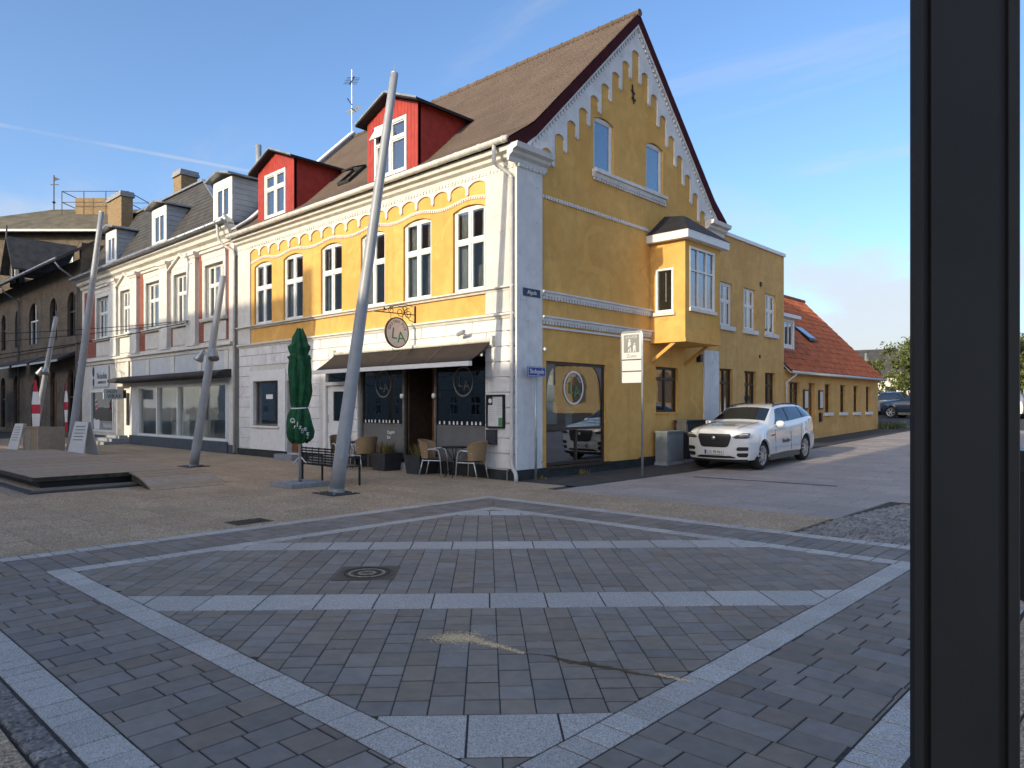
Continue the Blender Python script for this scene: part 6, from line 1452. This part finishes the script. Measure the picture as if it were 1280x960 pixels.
for k, chx in enumerate('Carlsberg'):
    th = rad(-30)+(k-4)*.20; z_ = 1.38-.035*k+.05*math.sin(k*2.3); rr = lerp_tab([(.92, .22), (1.0, .30), (1.15, .33), (1.32, .30), (1.5, .26)], z_)*(1+.16*math.sin(8*th+2.2*math.sin(z_*2.1))+.10*math.sin(5*th+z_*4)+.05*math.sin(17*th-z_*7))*.80+.012
    text(chx, .15, 'whiteprint', t, (rr*math.cos(th), rr*math.sin(th)*.95, z_), (rad(90), rad(14+10*math.sin(k*1.7)), th+rad(90)), name='letter', ext=.012)
# bench: slatted black metal seat seen from behind
t = thing('bench', 'black slatted metal bench beside the parasol', 'bench', (-2.55, -3.20, 0), rad(0), local=True)
m = MB()
for i in range(7): MB().box(-.75, .75, -.30+.004*i, -.275+.004*i, .42+.055*i, .455+.055*i).build('back_slat', 'blackmetal', t)
for i in range(6): MB().box(-.75, .75, -.24+.085*i, -.175+.085*i, .40, .425).build('seat_slat', 'blackmetal', t)
for x in (-.72, .72):
    for y in (-.26, .24): MB().bar((x, y, 0), (x, y, .40), .035).build('leg', 'blackmetal', t)
    MB().bar((x, -.27, .40), (x, -.29, .84), .035).build('back_post', 'blackmetal', t); MB().bar((x, -.28, .62), (x, .24, .60), .035).build('armrest', 'blackmetal', t); MB().bar((x, .24, .40), (x, .24, .60), .03).build('arm_post', 'blackmetal', t)
for x in (-.5, -.25, 0, .25, .5): MB().box(x-.012, x+.012, -.307, -.3, .42, .80).build('back_strap', 'blackmetal', t)
# rattan chairs
def chair(label, loc, rz):
    t = thing('rattan_chair', label, 'chair', loc, rz, 'rattan chairs outside the pub', local=True)
    m = MB(); m.grid(lambda a, b: (-.24+.48*a, -.24+.46*b, .44-.02*math.sin(math.pi*a)*math.sin(math.pi*b)), 8, 8); m.grid(lambda a, b: (-.24+.48*a, -.24+.46*b, .405), 4, 4); m.build('seat', 'rattan', t, fix=False, smooth=True)
    def back(a, b, o=0.):
        th = math.pi*(a-.5)*1.05; w = .25+.03*b; return ((w+o)*math.sin(th), .10+(.20+.09*b+o)*math.cos(th)*1.0-.02, .44+(.44 if 1 else 0)*b*(1-.22*abs(2*a-1)**2.2))
    m = MB(); m.grid(lambda a, b: back(a, b), 18, 8); m.grid(lambda a, b: back(a, b, .022), 18, 8); m.build('backrest', 'rattan', t, fix=False, smooth=True)
    m = MB(); m.tube([back(i/18, 1, .011) for i in range(19)], .018, 6); m.build('back_rim', 'rattan', t, smooth=True)
    for sx in (-1, 1):
        MB().tube([(sx*.27, -.27, 0), (sx*.265, -.24, .45), (sx*.27, -.20, .62), (sx*.275, -.12, .67), (sx*.275, .05, .66), (sx*.265, .16, .60)], .014, 8).build('leg', 'alu', t, smooth=True)
        MB().tube([(sx*.25, .30, 0), (sx*.24, .20, .42)], .014, 8).build('leg', 'alu', t, smooth=True)
        MB().tube([(sx*.262, -.24, .39), (sx*.245, .21, .39)], .011, 6).build('stretcher', 'alu', t)
    MB().tube([(-.262, -.245, .385), (.262, -.245, .385)], .011, 6).build('stretcher', 'alu', t)
    return t
chair('rattan armchair right of the pub door turned towards the entrance', (-2.2, -.55, 0), rad(120))
chair('rattan armchair beside the white pillar under the menu case', (-1.0, -.45, 0), rad(-75))
chair('rattan armchair by the potted plant left of the pub door', (-4.95, -.62, 0), rad(-95))
chair('rattan chair tucked behind the tall mast by the white door', (-5.95, -.65, 0), rad(80))
def table(loc, label):
    t = thing('bistro_table', label, 'table', loc, 0, 'small dark tables outside the pub', local=True)
    MB().lathe([(.30, .70), (.31, .71), (.31, .725), (.29, .735)], n=28).build('table_top', 'blackmetal', t)
    for a in (.6, 2.2, 3.75, 5.3): MB().tube([(.22*math.cos(a), .22*math.sin(a), .70), (-.24*math.cos(a), -.24*math.sin(a), .0)], .010, 6).build('leg', 'blackmetal', t)
table((-1.62, -.42, 0), 'small round dark table between the two chairs by the menu case'); table((-5.45, -.55, 0), 'small round dark table between the chairs by the white door')
def planter(x, label):
    t = thing('planter', label, 'planter', (x, -.32, 0), 0, None, local=True)
    b = MB(); b.add([(-.25, -.25, 0), (.25, -.25, 0), (.25, .25, 0), (-.25, .25, 0), (-.32, -.3, .46), (.32, -.3, .46), (.32, .3, .46), (-.32, .3, .46)], [(0,3,2,1),(0,1,5,4),(1,2,6,5),(2,3,7,6),(3,0,4,7),(4,5,6,7)]); b.build('pot', 'charcoal', t)
    m = MB()
    for i in range(260):
        a = random.uniform(0, 6.3); r_ = random.uniform(0, .24); l = random.uniform(.12, .36); p = Vector((r_*math.cos(a), r_*math.sin(a), .45)); q = p+Vector((math.cos(a)*l*.5, math.sin(a)*l*.5, l)); s = Vector((-math.sin(a), math.cos(a), 0))*.014; m.add([tuple(p-s), tuple(p+s), tuple(q)], [(0, 1, 2)])
    m.build('plant', 'leafdry', t, fix=False)
planter(-4.38, 'charcoal planter with dry grass left of the pub door'); planter(-2.98, 'charcoal planter with dry grass right of the pub door')

# ================================================================== WOODEN DECK AND RAMP
dk = thing('wooden_deck', 'low weathered timber deck on a dark recessed base in the street', 'deck', (-9.5, -6.5, 0))
DX0, DX1, DY0, DY1 = -16.0, -5.35, -8.1, -5.0
MB().box(DX0, DX1+.30, DY0-.12, DY1-.05, .003, .03).build('steel_rim', 'water', dk)
MB().box(DX0, DX1-.10, DY0+.16, DY1-.16, .03, .20).build('recess', 'black', dk)
MB().box(DX0, DX1+.10, DY0+.02, DY1-.1, .031, .075).build('lower_step', 'deck', dk)
x = DX0
while x < DX1-.02:
    MB().box(x+.004, min(x+.145, DX1)-.004, DY0+.05, DY1-.05, .245+random.uniform(-.002, .002), .29+random.uniform(-.002, .003)).build('plank', 'deck', dk); x += .145
MB().box(DX0, DX1-.012, DY0+.012, DY0+.048, .21, .285).build('edge_board', 'deckdark', dk); MB().box(DX1-.008, DX1+.03, DY0+.012, DY1-.05, .21, .288).build('edge_board', 'deckdark', dk)
MB().box(DX0, DX1-.06, DY0+.08, DY1-.08, .20, .243).build('bearer', 'deckdark', dk)
rp = thing('deck_ramp', 'curved timber ramp leading down from the deck', 'ramp', (-4.8, -5.6, 0)); n = 12
for i in range(n):
    f = lambda t: (-5.31+1.25*t, .285*math.cos(t*math.pi/2)**.9+.004)
    (xa, za), (xb, zb_) = f(i/n), f((i+.94)/n)
    MB().add([(xa, -6.35, za), (xb, -6.35, zb_), (xb, -4.85, zb_), (xa, -4.85, za), (xa, -6.35, max(za-.035, 0)), (xb, -6.35, max(zb_-.035, 0)), (xb, -4.85, max(zb_-.035, 0)), (xa, -4.85, max(za-.035, 0))], [(0,1,2,3),(7,6,5,4),(0,4,5,1),(1,5,6,2),(2,6,7,3),(3,7,4,0)]).build('plank', 'deck', rp)
for y in (-6.28, -4.92):
    m = MB(FGo(0)) if 0 else MB(); pts = [(-5.30+1.1*i/8, .25*math.cos(i/8*math.pi/2)**.9) for i in range(9)]; m.add([(p[0], y-.02, max(p[1]-.01, .005)) for p in pts]+[(p[0], y+.02, max(p[1]-.01, .005)) for p in pts]+[(p[0], y-.02, max(p[1]-.14, 0)) for p in pts]+[(p[0], y+.02, max(p[1]-.14, 0)) for p in pts], [(i, i+1, 10+i, 9+i) for i in range(8)]+[(i, 18+i, 19+i, i+1) for i in range(8)]+[(9+i, 10+i, 28+i, 27+i) for i in range(8)]+[(18+i, 27+i, 28+i, 19+i) for i in range(8)]); m.build('stringer', 'deckdark', rp, fix=False)
# planter box, boards, flags behind the deck
t = thing('planter_box', 'grey weathered timber planter box behind the deck', 'planter', (-19.2, -4.45, 0), rad(8), local=True)
for a, b in ((-.55, 0), (0, .55)): MB().box(a+.01, b-.01, -.42, -.38, .05, .92).build('panel', 'deck', t)
for y in (-.40, .40): MB().box(-.52, .52, y-.02+.04*(y < 0), y+.02+.04*(y < 0), .04, .88).build('panel', 'deckdark', t)
for x in (-.58, .58): MB().box(x-.04, x+.04, -.44, .44, 0, .95).build('side_frame', 'deck', t)
for z in (.02, .9): MB().box(-.54, .54, -.445, -.43, z, z+.07).build('rail', 'deck', t)
def aboard(loc, rz, w, h, label, mat, lines):
    t = thing('pavement_sign', label, 'sign', loc, rz, None, local=True)
    for s in (-1, 1):
        m = MB(); m.add([(-w/2, s*.32, 0), (w/2, s*.32, 0), (w/2*.8, s*.05, h), (-w/2*.8, s*.05, h), (-w/2, s*.29, 0), (w/2, s*.29, 0), (w/2*.8, s*.02, h), (-w/2*.8, s*.02, h)], [(0,1,2,3),(7,6,5,4),(0,4,5,1),(1,5,6,2),(2,6,7,3),(3,7,4,0)]); m.build('board', mat, t)
    ang = math.atan2(.27, h)
    for k in range(lines): z = h*.85-k*h*.1; MB().box(-w*.28, w*.28, -.325+.27*z/h-.004, -.32+.27*z/h-.004, z, z+.025).build('text_line', 'signgrey', t)
aboard((-16.9, -3.85, 0), rad(25), .75, 1.15, 'white folding pavement sign behind the deck by the tall mast', 'signwhite', 5)
aboard((-22.6, -4.4, 0), rad(20), .62, 1.0, 'small white pavement sign beside the red beach flag', 'signwhite', 6)
def flag(loc, h, label, s):
    t = thing('beach_flag', label, 'flag', loc, rad(30), None, local=True)
    MB().tube([(0, 0, 0), (0, 0, h*.6), (.05, 0, h*.9), (.25*s, 0, h)], .015, 6).build('pole', 'blackmetal', t)
    for k, (mt, a, b) in enumerate((('redprint', 0, .18), ('whiteprint', .18, .42), ('redprint', .42, .58), ('whiteprint', .58, .8), ('redprint', .8, 1))):
        m = MB(); m.grid(lambda u, v: (lambda q: ((.03+.42*s*u*math.sin(min(1, (1-q)*1.6+.25)*math.pi/2)+.25*s*max(0, q-.7)), .02*math.sin(q*9+u*3), .45+(h-.5)*q))(a+(b-a)*v), 3, 6); m.build('banner', mt, t, fix=False, smooth=True)
flag((-21.9, -4.2, 0), 2.75, 'red and white feather flag beside the planter box', .9)
flag((-29.6, -1.0, 0), 3.0, 'slim red and white feather flag by the brick building door', .45)
t = thing('notice_board', 'pale blue and white poster board against the brick building', 'notice board', (-44.8, -1.0, 0), 0, None, local=True)
MB().box(-.95, .95, -.05, .05, 1.3, 3.2).build('panel', 'signwhite', t); 
for x in (-.85, .85): MB().box(x-.05, x+.05, .051, .12, 0, 3.1).build('post', 'blackmetal', t)
[MB().box(-.7+.38*q, -.45+.38*q, -.056, -.051, 1.55, 2.0).build('printed_block', 'signblue', t) for q in range(4)]; 

# ================================================================== ANTENNA
t = thing('tv_antenna', 'tv antenna mast on the ridge of the yellow house', 'antenna', (-13.42, 4.8, 12.6), rad(0), local=True)
MB().tube([(0, 0, 0), (0, 0, 2.6)], .022, 6).build('mast', 'galv', t)
rv = Vector((.731, -.682, 0)); up_ = Vector((0, 0, 1))
m = MB(); m.bar(Vector((0, 0, 2.15))-rv*.62+up_*.45, Vector((0, 0, 2.15))+rv*.5-up_*.35, .045)
for k in range(5): c = Vector((0, 0, 2.15))+rv*(-.5+.24*k)-up_*(-.36+.17*k); m.bar(c-Vector((.35, .38, 0))*.5, c+Vector((.35, .38, 0))*.5, .014)
m.build('aerial', 'blackmetal', t)
m = MB(); m.bar(Vector((0, 0, 1.05))-rv*1.05+up_*.30, Vector((0, 0, 1.05))+rv*.15-up_*.06, .04)
for k in range(9): c = Vector((0, 0, 1.05))+rv*(-1.0+.11*k)+up_*(.29-.032*k); m.bar(c-Vector((.15, .18, .14)), c+Vector((.15, .18, .14)), .016)
m.build('aerial', 'galv', t); MB().bar((0, 0, 1.2), tuple(Vector((0, 0, .98))+rv*1.1), .03).build('cross_arm', 'blackmetal', t)

# ================================================================== FOREGROUND POST
fx = lambda xc, yc: (CAM.x+xc*math.sin(rad(47))-yc*math.cos(rad(47)), CAM.y+xc*math.cos(rad(47))+yc*math.sin(rad(47)))
ox, oy = fx(1.105, 1.76)
t = thing('dark_post', 'thick anthracite metal post with recessed grooves close by', 'post', (ox, oy, 0), rad(43), local=True)
MB().box(-.148, -.127, -.050, -.036, 0, 3.6).build('edge_rail', 'postd', t); MB().box(-.128, -.108, -.034, .0, 0, 3.6).build('groove', 'black', t); MB().box(-.108, .052, -.048, .0, 0, 3.6).build('face', 'postd', t); MB().box(.052, .078, -.034, .0, 0, 3.6).build('groove', 'black', t); MB().box(-.11, .10, .0, .04, 0, 3.6).build('core', 'black', t)
m = MB(); m.flat([(.078, -.045), (.100, -.05), (.116, -.03), (.118, .045), (.078, .045)], 0, 3.6); m.build('edge_rail', 'postd', t)
MB().box(-.2, .2, -.14, .14, .003, .02).build('foot_plate', 'black', t)
ox, oy = fx(4.72, 6.3)
t = thing('litter_bin', 'black steel litter bin standing beyond the dark post', 'bin', (ox, oy, 0), rad(43), local=True)
MB().box(-.32, .32, -.25, .25, .0, .10).build('foot', 'black', t); MB().box(-.30, .30, -.22, .22, .12, 1.10).build('body', 'blackmetal', t); MB().box(-.34, .34, -.26, .26, 1.12, 1.30).build('hood', 'blackmetal', t)
for x in (-.3, .3): MB().box(x-.02, x+.02, -.2, .2, .1, 1.12).build('side_frame', 'black', t)

m = MB(); m.add([(2.45, 3.50, .003), (5.69, 3.71, .003), (5.7, 3.84, .003), (2.45, 3.63, .003)], [(0, 1, 2, 3)]); m.build('repair_strip', 'asphalt', stt, fix=False)
